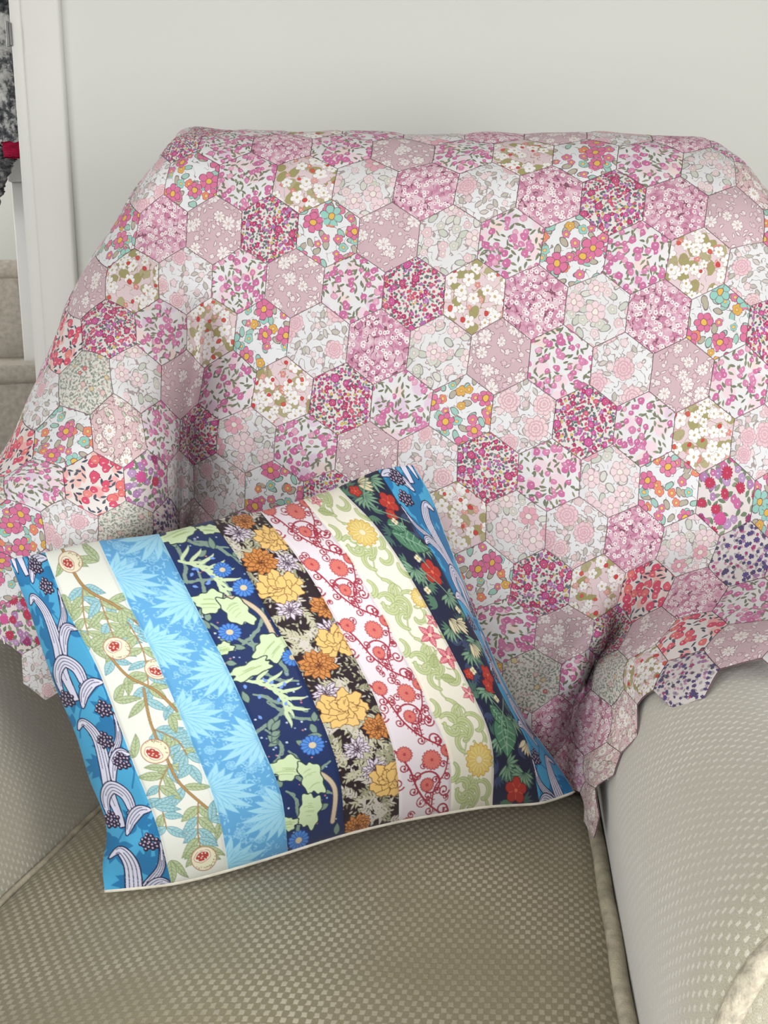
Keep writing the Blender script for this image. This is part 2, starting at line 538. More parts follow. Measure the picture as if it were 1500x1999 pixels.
    c = nb.flower(c, uv, 3.6, 103, 13, 0.44, 0.3, [(0, (190, 24, 76)), (0.4, (156, 28, 104)), (0.7, (214, 76, 150))], (128, 16, 60), (220, 120, 150), 0.12, 0.6, 0.06)
    QM['L'] = q_done(nb, c, uv)
    # M: white daisies on mottled pink
    nb, uv = q_start('print_daisies')
    c = nb.mix(0.0, (226, 196, 198), WHITE)
    c = nb.twig(c, uv, 9.0, 111, 0.03, (160, 120, 124), 0.4)
    c = nb.leaf(c, uv, 6.0, 112, 0.46, 0.25, [(0, (198, 212, 188)), (0.4, (238, 230, 226))], (158, 132, 128), 0.7)
    c = nb.flower(c, uv, 6.0, 113, 7, 0.42, 0.5, [(0, (248, 244, 240))], (168, 132, 130), (226, 200, 170), 0.24, 0.7, 0.14)
    c = nb.flower(c, uv, 3.2, 114, 13, 0.46, 0.5, [(0, (250, 247, 243))], (164, 128, 128), (230, 206, 180), 0.24, 0.66, 0.08)
    QM['M'] = q_done(nb, c, uv)


build_prints()


def weave_mat(name, light, dark, pitch=0.0052, sheen=0.35, ratio=0.72, fill=(0.92, 1.0)):
    """upholstery: pale square floats on a darker ground, offset row by row"""
    nb = NB(name, 0.9, sheen, 0.15)
    uv = nb.uv()
    wob = nb.n('ShaderNodeTexNoise', noise_dimensions='2D')
    nb.put(wob.inputs['Vector'], uv)
    wob.inputs['Scale'].default_value = 260.0
    wob.inputs['Detail'].default_value = 1.0
    off = nb.vmath('SCALE', nb.vmath('SUBTRACT', wob.outputs['Color'], (0.5, 0.5, 0.5)), 0.0016)
    v = nb.vmath('MULTIPLY', nb.vmath('ADD', uv, off), (1.0 / pitch, ratio / pitch, 0.0))
    x, y = nb.sep(v)[:2]
    row = nb.math('FLOOR', y)
    xs = nb.math('MULTIPLY_ADD', nb.math('MODULO', nb.math('ABSOLUTE', row), 2.0), 1.0, x)
    fx = nb.math('ABSOLUTE', nb.math('SUBTRACT', nb.math('PINGPONG', xs, 1.0), 0.5))      # 0..0.5
    cellx = nb.math('FLOORED_MODULO', xs, 2.0)
    dx = nb.math('ABSOLUTE', nb.math('SUBTRACT', cellx, 0.5))
    dy = nb.math('ABSOLUTE', nb.math('SUBTRACT', nb.math('FRACT', y), 0.5))
    m = nb.math('MAXIMUM', nb.math('MULTIPLY', dx, fill[0]), nb.math('MULTIPLY', dy, fill[1]))
    sq = nb.step(m, 0.40, 0.12)
    fib = nb.noise(nb.vmath('MULTIPLY', uv, (2600.0, 700.0, 1.0)), 1.0, 2.0, 0.6, '2D')
    big = nb.noise(uv, 6.0, 3.0, 0.5, '2D')
    d2 = nb.ramp(fib, [(0.3, tuple(np.array(dark) * 0.86)), (0.7, tuple(np.array(dark) * 1.1))])
    l2 = nb.ramp(fib, [(0.3, tuple(np.array(light) * 0.92)), (0.7, tuple(np.clip(np.array(light) * 1.05, 0, 255)))])
    fade = nb.ramp(big, [(0.35, (140, 140, 140)), (0.7, (255, 255, 255))])
    bw = nb.n('ShaderNodeRGBToBW'); nb.put(bw.inputs[0], fade)
    col = nb.mix(nb.math('MULTIPLY', sq, bw.outputs[0]), d2, l2)
    h = nb.math('ADD', nb.math('MULTIPLY', sq, 0.7), nb.math('MULTIPLY', fib, 0.3))
    return nb.done(col, h, 0.55, 0.0012)


M_SEAT = weave_mat('seat_weave', (212, 204, 180), (154, 144, 116), sheen=0.3)
M_ARM = weave_mat('arm_weave', (226, 223, 208), (176, 171, 150), 0.0056, 1.0, 1.0, (1.9, 0.9))
M_PIPE = plain('piping_cord', (196, 188, 166), 0.9, 0.12, 60.0, 0.8, 600.0)
M_FUZZ = plain('fuzzy_edge', (200, 192, 172), 0.95, 0.14, 160.0, 1.0, 420.0)
M_BACKING = plain('quilt_backing', (170, 140, 146), 0.9, 0.12, 30.0)
M_WALL = plain('wall_paint', (230, 231, 225), 0.9, 0.006, 2.0, 0.04, 300.0)
M_CEIL = plain('ceiling_paint', (235, 233, 228), 0.9, 0.006, 2.0)
M_TRIM = plain('gloss_trim_paint', (236, 236, 230), 0.4, 0.006, 3.0, 0.0, 1.0, 0.45)
M_WHITE = plain('white_stair_paint', (246, 246, 243), 0.45, 0.006, 3.0, 0.0, 1.0, 0.4)
M_CARPET = plain('beige_carpet', (205, 196, 184), 0.98, 0.07, 90.0, 0.9, 500.0)
M_STEEL = plain('hinge_steel', (150, 150, 150), 0.35, 0.05, 30.0, 0, 1, 0.5, 1.0)
M_WOOD = plain('dark_foot_wood', (70, 48, 34), 0.4, 0.2, 20.0)

# ------------------------------------------------------------------ the room
WY = 1.90
FX0, FX1, FX2 = -0.557, -0.623, -0.645     # architrave outer edge, inner edge, lining edge


def struct(name, boxes, mat, bev=0.0, label=None, smooth=False):
    bm = bmesh.new()
    for b in boxes:
        b2 = bmesh.new()
        bm_box(b2, *b, bev=bev)
        me = bpy.data.meshes.new('t'); b2.to_mesh(me); b2.free()
        bm.from_mesh(me); bpy.data.meshes.remove(me)
    o = bm_obj(name, bm, mat, None, smooth)
    o['kind'] = 'structure'
    if label: o['label'] = label
    return o


struct('floor', [(-2.6, 3.0, -2.2, 3.6, -0.05, 0.0)], M_CARPET)
struct('ceiling', [(-2.6, 3.0, -2.2, 3.6, 2.45, 2.5)], M_CEIL)
struct('wall_back', [(FX2 + 0.012, 3.0, WY + 0.016, WY + 0.116, 0, 2.45)], M_WALL, label='plain off-white painted wall behind the armchair')
struct('wall_back_far_side', [(-2.6, -1.50, WY + 0.016, WY + 0.116, 0, 2.45)], M_WALL)
struct('wall_right', [(2.9, 3.0, -2.2, 3.6, 0, 2.45)], M_WALL)
struct('wall_hall', [(-2.6, -0.3, 3.4, 3.5, 0, 2.45)], M_WALL)

# door frame: architrave board with a rounded edge, lining strip set back from it
bm = bmesh.new()
bm_box(bm, FX1, FX0, WY - 0.004, WY + 0.018, 0, 2.1, 0.006, 3)
arch = bm_obj('trim_1', bm, M_TRIM)
prop(arch, 'off-white gloss door architrave left of the armchair', None, None, 'structure')
bm = bmesh.new()
bm_box(bm, FX2, FX1 + 0.004, WY + 0.004, WY + 0.12, 0, 2.1, 0.003, 2)
lining = bm_obj('trim_2', bm, M_TRIM)
prop(lining, 'narrow off-white door lining strip beside the architrave', None, None, 'structure')
# hinge on the lining
hz1, hz0 = at_y(18, 45, WY + 0.004)[2], at_y(22, 90, WY + 0.004)[2]
hinge = empty('door_hinge', (FX2, WY, hz0), 'small steel hinge leaf on the edge of the door frame', 'hinge')
bm = bmesh.new()
bm_box(bm, FX2 - 0.002, FX2 + 0.0035, WY - 0.0005, WY + 0.06, hz0, hz1, 0.0008, 1)
bm_obj('hinge_leaf', bm, M_STEEL, hinge, False)
tube('hinge_pin', [(FX2 - 0.003, WY - 0.001, hz0 - 0.002), (FX2 - 0.003, WY - 0.001, (hz0 + hz1) / 2), (FX2 - 0.003, WY - 0.001, hz1 + 0.002)], 0.0028, M_STEEL, hinge)

# ------------------------------------------------------------------ hallway: stairs and coats
stairs = empty('carpeted_stairs', (-0.9, 2.3, 0), 'beige carpeted winding stairs with white post beyond the doorway', 'stairs')
ang = math.radians(34)


def stair_step(ax, ay, ztop, zbot, depth, rot):
    """carpeted step: front edge through (ax, ay), rounded nosing"""
    prof = [(0.012, zbot), (0.012, ztop - 0.045)]
    for k in range(9):
        a = -math.pi / 2 + math.pi * k / 8
        prof.append((0.012 - 0.022 * math.cos(a), ztop - 0.022 + 0.022 * math.sin(a)))
    prof += [(depth, ztop), (depth, zbot)]
    prof = np.array(prof)
    xs = np.linspace(-0.40, 0.55, 10)
    V = []
    for p in prof:
        for x in xs:
            V.append((x, p[0], p[1]))
    V = np.array(V)
    c, s = math.cos(rot), math.sin(rot)
    W = np.stack([ax + V[:, 0] * c - V[:, 1] * s, ay + V[:, 0] * s + V[:, 1] * c, V[:, 2]], -1)
    me = mesh_np('step', W, grid_faces(len(prof), len(xs)))
    return link('step', me, M_CARPET, stairs)


pA = at_y(25, 712, 2.30)
pB = at_y(15, 507, 2.55)
stair_step(pA[0], pA[1], pA[2], 0.45, 0.40, ang)
stair_step(pA[0] + 0.12, pA[1] - 0.20, pA[2] - 0.21, 0.0, 0.36, ang)
stair_step(pB[0], pB[1], pB[2], pA[2], 0.40, ang * 0.5)
# white newel post with a cap groove
npx = at_y(20, 352, 2.42)
bm = bmesh.new()
bm_box(bm, npx[0], npx[0] + 0.10, 2.42, 2.52, pA[2] - 0.02, npx[2] - 0.004, 0.004, 2)
bm_obj('newel_post', bm, M_WHITE, stairs)
bm = bmesh.new()
bm_box(bm, npx[0] - 0.006, npx[0] + 0.106, 2.414, 2.526, npx[2] - 0.004, npx[2] + 0.06, 0.006, 2)
bm_obj('newel_cap', bm, M_WHITE, stairs)


def fur_mat(name, stops, scale):
    nb = NB(name, 0.95, 0.3, 0.1)
    co = nb.n('ShaderNodeTexCoord').outputs['Object']
    f = nb.noise(co, scale, 4.0, 0.65)
    return nb.done(nb.ramp(f, stops), nb.noise(co, scale * 3, 3.0), 0.8, 0.004)


M_FUR = fur_mat('mottled_fur', [(0.36, (48, 50, 54)), (0.46, (108, 110, 114)), (0.52, (190, 190, 188)), (0.62, (226, 226, 224))], 34.0)
M_FUR2 = fur_mat('dark_mottled_wool', [(0.4, (34, 35, 38)), (0.52, (92, 94, 96)), (0.64, (168, 168, 168))], 46.0)
M_BLACK = plain('black_cloth', (26, 27, 30), 0.9, 0.2, 20.0)
M_RED = plain('crimson_knit', (172, 24, 66), 0.9, 0.12, 120.0, 0.8, 300.0)


def sleeve(name, pts, radii, mat, parent, flat=0.7, wob=0.006, n=20, seed=1):
    rng = np.random.RandomState(seed)
    P = np.array(pts, float); R = np.array(radii, float)
    t = np.linspace(0, len(P) - 1, 40)
    Pi = np.stack([np.interp(t, np.arange(len(P)), P[:, k]) for k in range(3)], -1)
    Ri = np.interp(t, np.arange(len(P)), R)
    th = np.linspace(0, 2 * math.pi, n, endpoint=False)
    V = []
    for p, r in zip(Pi, Ri):
        rr = r + rng.normal(0, wob, n)
        V.append(np.stack([p[0] + rr * np.cos(th), p[1] + flat * rr * np.sin(th), np.full(n, p[2]) + rng.normal(0, wob * 0.4, n)], -1))
    V = np.concatenate(V)
    m = 40
    i, j = np.meshgrid(np.arange(m - 1), np.arange(n), indexing='ij')
    i = i.ravel(); j = j.ravel(); j2 = (j + 1) % n
    Q = np.stack([i * n + j, i * n + j2, (i + 1) * n + j2, (i + 1) * n + j], -1)
    me = mesh_np(name, V, Q)
    o = link(name, me, mat, parent)
    return o


YC = 2.24
cz = at_y(20, 0, YC)
coat = empty('furry_coat', (cz[0] - 0.1, YC, at_y(10, 290, YC)[2]), 'mottled black and white furry coat hanging beyond the doorway', 'coat')
a0 = at_y(-25, -160, YC); a1 = at_y(-15, 0, YC); a2 = at_y(10, 150, YC); a3 = at_y(26, 280, YC)
sleeve('sleeve', [a0, a1, a2, a3], [0.085, 0.075, 0.042, 0.030], M_FUR, coat, seed=3)
b0 = at_y(-110, -260, YC + 0.1); b1 = at_y(-95, 180, YC + 0.1)
sleeve('coat_body', [b0, (b0 + b1) / 2, b1], [0.11, 0.11, 0.10], M_FUR, coat, seed=4)
c0 = at_y(27, 278, YC); c1 = at_y(30, 308, YC)
sleeve('cuff', [c0, c1], [0.024, 0.022], M_RED, coat, 0.8, 0.0012, seed=5)
coat2 = empty('dark_coat', (-0.98, 2.4, 1.2), 'dark grey mottled coat tail hanging behind the furry coat', 'coat')
d0 = at_y(-30, 200, 2.32); d1 = at_y(-22, 290, 2.32); d2 = at_y(-18, 320, 2.32); d3 = at_y(-20, 420, 2.32)
sleeve('coat_front', [d0, d1], [0.055, 0.058], M_BLACK, coat2, 0.5, 0.002, seed=8)
sleeve('coat_tail', [d1, d2, d3], [0.062, 0.046, 0.012], M_FUR2, coat2, 0.5, 0.003, seed=9)

# ------------------------------------------------------------------ armchair
chair = empty('armchair', (0.0, 0.95, 0), 'beige woven upholstered armchair with rolled arms under the quilt', 'armchair')

# back: slab on the tilted plane of the back, rounded all over
e1 = Vector((1, PLX, 0)).normalized()
nrm = Vector((-PLX, 1, -PLZ)).normalized()
e1 = (e1 - nrm * e1.dot(nrm)).normalized()
e2 = nrm.cross(e1) * -1
if e2.z < 0: e2 = -e2
org = Vector((0.08, PL0 + PLX * 0.08, 0.45))
bm = bmesh.new()
bm_box(bm, -0.31, 0.31, 0.075, 0.215, -0.30, 0.735, 0.072, 8)
mt = Matrix.Translation(org) @ Matrix((e1, nrm, e2)).transposed().to_4x4()
for v in bm.verts:
    v.co = mt @ v.co
uvl = bm.loops.layers.uv.new('UVMap')
mi = mt.inverted()
for f in bm.faces:
    for l in f.loops:
        p = mi @ l.vert.co
        l[uvl].uv = (p.x, p.z + p.y)
bm_obj('backrest', bm, M_ARM, chair)


def arm(crease_x, yref, slope, side, y_front, y_back, zb=0.0):
    """rolled arm: side=+1 right arm (grows to +x), -1 left arm"""
    prof = np.array([(0.012, 0.06), (0.004, 0.30), (0.0, 0.40), (-0.003, 0.46), (-0.008, 0.52), (-0.010, 0.575), (-0.004, 0.625), (0.014, 0.672),
                     (0.046, 0.706), (0.09, 0.722), (0.135, 0.718), (0.178, 0.694), (0.205, 0.65), (0.214, 0.59), (0.21, 0.50), (0.205, 0.30), (0.20, 0.06)])
    # resample smoothly
    t = np.concatenate([[0], np.cumsum(np.linalg.norm(np.diff(prof, axis=0), axis=1))])
    n = 90
    tt = np.linspace(0, t[-1], n)
    px = np.interp(tt, t, prof[:, 0]); pz = np.interp(tt, t, prof[:, 1])
    for _ in range(6):
        px[1:-1] = (px[:-2] + 2 * px[1:-1] + px[2:]) / 4
        pz[1:-1] = (pz[:-2] + 2 * pz[1:-1] + pz[2:]) / 4
    if side < 0:      # this arm leans outward
        px = px + 0.32 * np.clip(pz - 0.43, 0, 0.25)
    cx, czc = 0.104, 0.57
    ys = list(np.linspace(y_back, y_front + 0.045, 40))
    sc = [1.0] * 40
    for k in range(1, 9):
        a = math.pi / 2 * k / 8
        ys.append(y_front + 0.045 - 0.045 * math.sin(a)); sc.append(1 - 0.15 * (1 - math.cos(a)))
    V, UV = [], []
    L = 0
    for q, (y, s) in enumerate(zip(ys, sc)):
        if q: L += math.hypot(ys[q] - ys[q - 1], (sc[q] - sc[q - 1]) * 0.13)
        zz = np.where(pz > 0.5, czc + (pz - czc) * s, pz)
        xx = cx + (px - cx) * s
        zz = zz - 0.07 * np.clip((y - 0.90) / 0.22, 0, 1) ** 1.5 * np.clip((pz - 0.45) / 0.15, 0, 1)
        bulge = 0.006 * math.sin((y - y_front) * 5.0)
        X = crease_x + slope * (y - yref) + side * (xx - bulge * np.exp(-((pz - 0.6) / 0.1) ** 2))
        V.append(np.stack([X, np.full(n, y), zz + zb * (pz > 0.4)], -1)); UV.append(np.stack([np.full(n, L), tt], -1))
    m = len(ys)
    V = np.concatenate(V); UV = np.concatenate(UV)
    me = mesh_np('arm', V, grid_faces(m, n, flip=(side > 0)), UV)
    a = link('arm', me, M_ARM, chair)
    # front panel and the seam cord around it
    last = V[-n:]
    cen = last.mean(0)
    rings = [cen + (last - cen) * k for k in (1.0, 0.8, 0.5, 0.02)]
    for q, r in enumerate(rings):
        r[:, 1] = y_front - 0.004 * q
    PV = np.concatenate(rings)
    pm = mesh_np('front_panel', PV, grid_faces(4, n, flip=(side > 0)), np.stack([PV[:, 0], PV[:, 2]], -1))
    link('front_panel', pm, M_ARM, a)
    seam = last.copy(); seam[:, 1] -= 0.001
    tube('seam_cord', seam, 0.0075, M_FUZZ, a, 8)
    return a


arm_r = arm(0.229, 0.846, 0.115, 1, 0.54, 1.20, 0.0)
arm_l = arm(-0.392, 0.925, 0.25, -1, 0.48, 1.24, 0.0)
prop(arm_r, 'right rolled arm'); prop(arm_l, 'left rolled arm')
# base box and feet
bm = bmesh.new()
bm_box(bm, -0.42, 0.24, 0.58, 1.22, 0.08, 0.29, 0.02, 2)
for v in bm.verts:
    v.co.x += 0.17 * (v.co.y - 0.9)
bm_obj('seat_base', bm, M_ARM, chair)
for fx, fy in ((-0.50, 0.58), (0.30, 0.58), (-0.36, 1.15), (0.40, 1.15)):
    bm = bmesh.new()
    bmesh.ops.create_cone(bm, cap_ends=True, segments=16, radius1=0.018, radius2=0.028, depth=0.085)
    for v in bm.verts:
        v.co += Vector((fx, fy, 0.0425))
    bm_obj('foot', bm, M_WOOD, chair)

# ------------------------------------------------------------------ seat cushion
SEAT_Z = 0.445
seat = empty('seat_cushion', (0, 0.85, 0.29), 'loose beige seat cushion in a squared weave with corded edge', 'cushion')


def seat_x(y):
    return -0.388 + 0.25 * (y - 0.925), 0.214 + 0.115 * (y - 0.846)


nx, ny = 70, 60
ys = np.linspace(0.57, 1.15, ny)
V, UV = [], []
for i in range(nx):
    s = i / (nx - 1)
    for y in ys:
        x0, x1 = seat_x(y)
        x = x0 + (x1 - x0) * s
        v = (y - 0.57) / 0.58
        edge = min(s, 1 - s) * 0.6
        dome = 0.016 * (1 - (2 * s - 1) ** 2) * (1 - (2 * v - 1) ** 4)
        rnd = 0.014 * math.exp(-edge / 0.008) + 0.03 * math.exp(-(y - 0.57) / 0.02)
        und = 0.004 * math.sin(x * 17 + 1) * math.sin(y * 13 + 0.6)
        V.append((x, y, SEAT_Z + dome - rnd * 0.5 + und * min(1, edge / 0.05)))
        UV.append((x - 0.17 * (y - 0.9), y))
V = np.array(V); UV = np.array(UV)
top = V.copy()
# sides: skirt around the rim going down
rim = [i * ny for i in range(nx)] + [(nx - 1) * ny + j for j in range(1, ny)] + [i * ny + ny - 1 for i in range(nx - 2, -1, -1)] + [j for j in range(ny - 2, 0, -1)]
Q = [tuple(q) for q in grid_faces(nx, ny)]
base = len(V)
ring = V[rim].copy(); ring[:, 2] = 0.30
V = np.concatenate([V, ring]); UV = np.concatenate([UV, UV[rim] + [0, 0.14]])
k = len(rim)
for i in range(k):
    a, b = rim[i], rim[(i + 1) % k]
    Q.append((a, base + i, base + (i + 1) % k, b))
me = mesh_np('cover', V, np.array(Q), UV)
link('cover', me, M_SEAT, seat)
for s, nm in ((0, 'piping'), (nx - 1, 'piping')):
    line = top[s * ny:(s + 1) * ny].copy()
    line[:, 2] += 0.002
    line[:, 0] += 0.0006 * np.sin(line[:, 1] * 45) + (0.003 if s else -0.001)
    tube(nm, line, 0.0088 if s else 0.004, M_PIPE, seat, 10)

# ------------------------------------------------------------------ quilt
H = math.sqrt(3) / 2
ctl, tgt = [], []


def C(u, r, P):
    ctl.append((u, r * H)); tgt.append(P)


def cb(r, lst, off=0.0):
    for it in lst:
        u, px, py = it[:3]
        o = it[3] if len(it) > 3 else off
        C(u, r, on_back(px, py, o))


cb(1, [(1.5, 352, 277), (2.5, 440, 282), (3.5, 552, 281), (4.5, 668, 287), (5.5, 788, 294), (6.5, 908, 298), (7.5, 1020, 300), (8.5, 1142, 305), (9.5, 1270, 313), (10.5, 1390, 328)], 0.045)
cb(2, [(2, 371, 347), (3, 480, 348), (4, 594, 352), (5, 712, 360), (6, 831, 367), (7, 951, 368), (8, 1074, 378), (9, 1197, 391), (10, 1320, 402), (11, 1436, 424)], 0.008)
cb(3, [(1.5, 315, 449, -0.005), (2.5, 419, 449), (3.5, 524, 448), (4.5, 640, 458), (5.5, 759, 464), (6.5, 876, 468), (7.5, 996, 475), (8.5, 1122, 490), (9.5, 1245, 503), (10.5, 1365, 512), (11.5, 1475, 530, 0.01)])
cb(4, [(3, 468, 550), (4, 574, 550), (5, 690, 560), (6, 808, 572), (7, 927, 577), (8, 1043, 588), (9, 1165, 605), (10, 1284, 617), (11, 1405, 628), (12, 1515, 645)])
cb(5, [(3.5, 509, 652), (4.5, 620, 665), (5.5, 738, 677), (6.5, 858, 690), (7.5, 975, 697), (8.5, 1095, 708), (9.5, 1215, 722), (10.5, 1331, 733), (11.5, 1447, 747)])
cb(6, [(3, 443, 755), (4, 551, 767), (5, 667, 780), (6, 783, 793), (7, 900, 801), (8, 1020, 814), (9, 1143, 822), (10, 1257, 837), (11, 1373, 848), (12, 1482, 860)])
cb(7, [(3.5, 479, 858), (4.5, 595, 874), (5.5, 718, 890), (6.5, 834, 898), (7.5, 952, 912), (8.5, 1072, 930), (9.5, 1191, 942), (10.5, 1305, 957), (11.5, 1419, 971), (12.5, 1520, 985, -0.01)])
cb(8, [(4, 535, 965), (5, 652, 985), (6, 772, 995), (7, 893, 1010), (8, 1005, 1028), (9, 1127, 1037), (10, 1239, 1054), (11, 1343, 1071, -0.015), (12, 1449, 1087, -0.04), (13, 1556, 1105, -0.07)])
cb(9, [(7.5, 944, 1126), (8.5, 1058, 1144), (9.5, 1166, 1150, -0.005), (10.3, 1240, 1150, 0.0), (10.7, 1278, 1152, -0.04), (11.5, 1352, 1160, -0.09), (12.5, 1463, 1180, -0.15), (13.5, 1575, 1200, -0.18)])
cb(10, [(8, 984, 1226), (9, 1104, 1240, -0.01), (9.75, 1178, 1238, -0.04), (10.1, 1194, 1240, 0.05), (10.4, 1212, 1245, -0.03), (11, 1262, 1240, -0.13), (12, 1352, 1233, -0.18), (13, 1450, 1252, -0.255), (14, 1570, 1268, -0.28)])
cb(11, [(8.5, 1040, 1330, -0.01), (9.4, 1130, 1322, -0.04), (9.85, 1152, 1318, 0.045), (10.15, 1166, 1315, -0.05), (10.5, 1186, 1312, -0.12), (11.5, 1246, 1316, -0.185), (12.5, 1332, 1326, -0.265)])
cb(12, [(9, 1086, 1415, -0.02), (9.75, 1128, 1410, 0.02), (10, 1154, 1415, -0.13), (11, 1226, 1410, -0.235)])
cb(13, [(8.5, 1040, 1510, 0.0), (9.5, 1115, 1500, 0.0), (10.5, 1168, 1500, -0.17)])
cb(14, [(9.55, 1139, 1572, -0.06), (10, 1151, 1580, -0.12), (10.5, 1166, 1560, -0.16), (10, 1162, 1628, -0.09)][:3])
C(10, 14.7, on_back(1160, 1640, -0.09))
# behind the cushion
cb(10, [(3, 430, 1180), (5, 645, 1205), (6.5, 815, 1215)])
cb(12, [(3, 410, 1400), (5, 630, 1430), (7, 860, 1440)])
# left drape over the arm
cb(3, [(0.5, 228, 458, -0.02)])
cb(2, [(1, 290, 352, 0.01)])
cb(4, [(0, 163, 565, -0.06), (1, 258, 548, -0.075), (2, 360, 549, -0.025)])
cb(5, [(-0.5, 120, 672, -0.10), (0.5, 213, 638, -0.13), (1.5, 318, 650, -0.085), (2.25, 385, 645, 0.03), (2.7, 430, 645, 0.005)])
cb(6, [(-1, 78, 775, -0.125), (0, 165, 744, -0.165), (1, 265, 738, -0.15), (1.7, 334, 750, -0.08), (2.2, 368, 755, 0.045)])
cb(7, [(-1.5, 24, 890, -0.155), (-0.5, 120, 853, -0.19), (0.5, 236, 838, -0.19), (1.5, 322, 848, -0.12), (2.05, 354, 850, 0.05), (2.8, 405, 850, 0.012)])
cb(8, [(-2, -40, 960, -0.18), (-1, 66, 938, -0.205), (0, 185, 953, -0.215), (1, 292, 945, -0.18), (1.6, 333, 940, -0.09), (2.1, 354, 935, 0.055), (3, 425, 950, 0.01)])
cb(9, [(-2.5, -75, 1050, -0.205), (-1.5, 38, 1036, -0.222), (-0.5, 135, 1036, -0.23), (0.5, 250, 1030, -0.21), (1.4, 326, 1030, -0.10), (1.95, 350, 1035, 0.05), (2.6, 385, 1045, 0.01)])
cb(10, [(-3, -110, 1130, -0.23), (-2, -8, 1125, -0.235), (-1, 85, 1140, -0.24), (0, 180, 1135, -0.22), (1, 285, 1125, -0.13)])
cb(11, [(-2.5, -50, 1215, -0.245), (-1.5, 40, 1222, -0.245), (-0.5, 120, 1235, -0.235), (0.5, 215, 1230, -0.19)])
cb(12, [(-1, 85, 1310, -0.225), (0, 170, 1320, -0.2)])
# over the top and down behind
rimx = {2: 405, 3: 505, 4: 612, 5: 728, 6: 848, 7: 965, 8: 1085, 9: 1210, 10: 1335}
for u, px in rimx.items():
    ry = np.interp(px, [405, 520, 700, 830, 1000, 1200, 1335], [246, 248, 250, 258, 253, 253, 262]) + 9
    p = on_back(px, ry, 0.105)
    C(u, 0, p)
    C(u + 0.5, -1, p + np.array([0.046, 0.067, -0.002]))
    C(u, -2, p + np.array([0.006, 0.105, -0.050]))
    C(u + 0.5, -3, p + np.array([0.046, 0.112, -0.118]))
    C(u, -4, p + np.array([0.006, 0.112, -0.186]))
# right shoulder
p = on_back(1476, 352, 0.05); C(11.5, 1, p); C(12, 0, p + np.array([0.03, 0.075, 0.0])); C(12.5, -1, p + np.array([0.075, 0.12, -0.05]))
p = on_back(1545, 470, 0.03); C(12, 2, p); C(13, 2, p + np.array([0.055, 0.06, -0.02])); C(13.5, 1, p + np.array([0.06, 0.12, 0.02]))
p = on_back(1590, 570, 0.02); C(12.5, 3, p); C(13.5, 3, p + np.array([0.05, 0.065, -0.02]))
# left edge turns away behind
for (u, r, px, py, off) in ((1.5, 1, 352, 277, 0.045), (1, 2, 290, 352, 0.01), (0.5, 3, 228, 458, -0.02), (0, 4, 163, 565, -0.06), (-0.5, 5, 120, 672, -0.10), (-1, 6, 78, 775, -0.125), (-1.5, 7, 24, 890, -0.155)):
    p = on_back(px, py, off)
    C(u - 1, r, p + np.array([-0.032, 0.068, -0.01]))
    C(u - 2, r, p + np.array([-0.012, 0.14, -0.03]))
C(1, 0, on_back(356, 258, 0.125)); C(0, 0, on_back(348, 300, 0.19)); C(1.5, -1, on_back(385, 262, 0.19)); C(0.5, -1, on_back(372, 310, 0.22))
QS = RBF(ctl, tgt, 0.0012)


def quilt_pts(P, lift=0.0):
    """cloth coordinates (in hexagon widths) to the draped surface"""
    e = 0.02
    A = QS(P); B = QS(P + [e, 0]); D = QS(P + [0, e])
    N = np.cross(B - A, D - A)
    N /= np.linalg.norm(N, axis=1)[:, None] + 1e-12
    N *= -np.sign(N[:, 1:2] + 1e-9) * 0 + 1
    x, y = P[:, 0], P[:, 1]
    wr = 0.0016 * np.sin(2.1 * x + 1.3 * y + 0.7) * np.sin(1.1 * x - 2.3 * y) + 0.0010 * np.sin(5.3 * x + 2.0 * y) * np.sin(3.7 * y - 1.9 * x)
    return A, N, wr


# orientation of the normal: towards the viewer at a spot in the middle of the back
_A, _N, _w = quilt_pts(np.array([[6.0, 5 * H]]))
NSIGN = -1.0 if _N[0, 1] > 0 else 1.0

PR = {
    -4: (2, 'HEACGBDEFC'), -3: (2.5, 'CAGDBCEHA'), -2: (2, 'EDHBGCFADE'), -1: (1.5, 'DCHEBACDGF'),
    0: (1, 'HFCGCBEDHECA'), 1: (0.5, 'CFCECDCGACBMG'), 2: (0, 'CHACGBEHEFEDAC'), 3: (-0.5, 'HAEDFADBCACGHEC'),
    4: (-1, 'FDGHCDCFGEBEAFC'), 5: (-1.5, 'CJFCGAHEBDCHDCB'), 6: (-2, 'GHIBDCGFCAHFCGHE'), 7: (-2.5, 'DJAMCFBCDHFCBALAD'),
    8: (-3, 'BICJLHHAFBGBHEBKC'), 9: (-2.5, 'EAHIKDCGECAFGJECA'), 10: (-3, 'CAEDFHCBEGFCDFDJDB'), 11: (-2.5, 'DLCHBGECFDAICIGK'),
    12: (-1, 'HECDAGHBFCEEM'), 13: (7.5, 'CAEM'), 14: (10, 'M'),
}
PLAB = {'A': 'bright pink and aqua flowers on white', 'B': 'pale pink flowers and sage leaves on white', 'C': 'pink berries and olive leaves on white',
        'D': 'small white flowers on dusty pink', 'E': 'tiny white blossom on mottled pink', 'F': 'dense magenta and purple posies', 'G': 'white blossom, olive leaves and red dots',
        'H': 'drawn pink roses on white', 'I': 'fine sage green print', 'J': 'coral berries and navy leaves', 'K': 'fine purple and navy print',
        'L': 'crimson and lilac flowers', 'M': 'white daisies on pink'}
quilt = empty('patchwork_quilt', (0.05, 1.2, 0.6), 'pink floral hexagon patchwork quilt draped over the armchair back and arms', 'quilt')
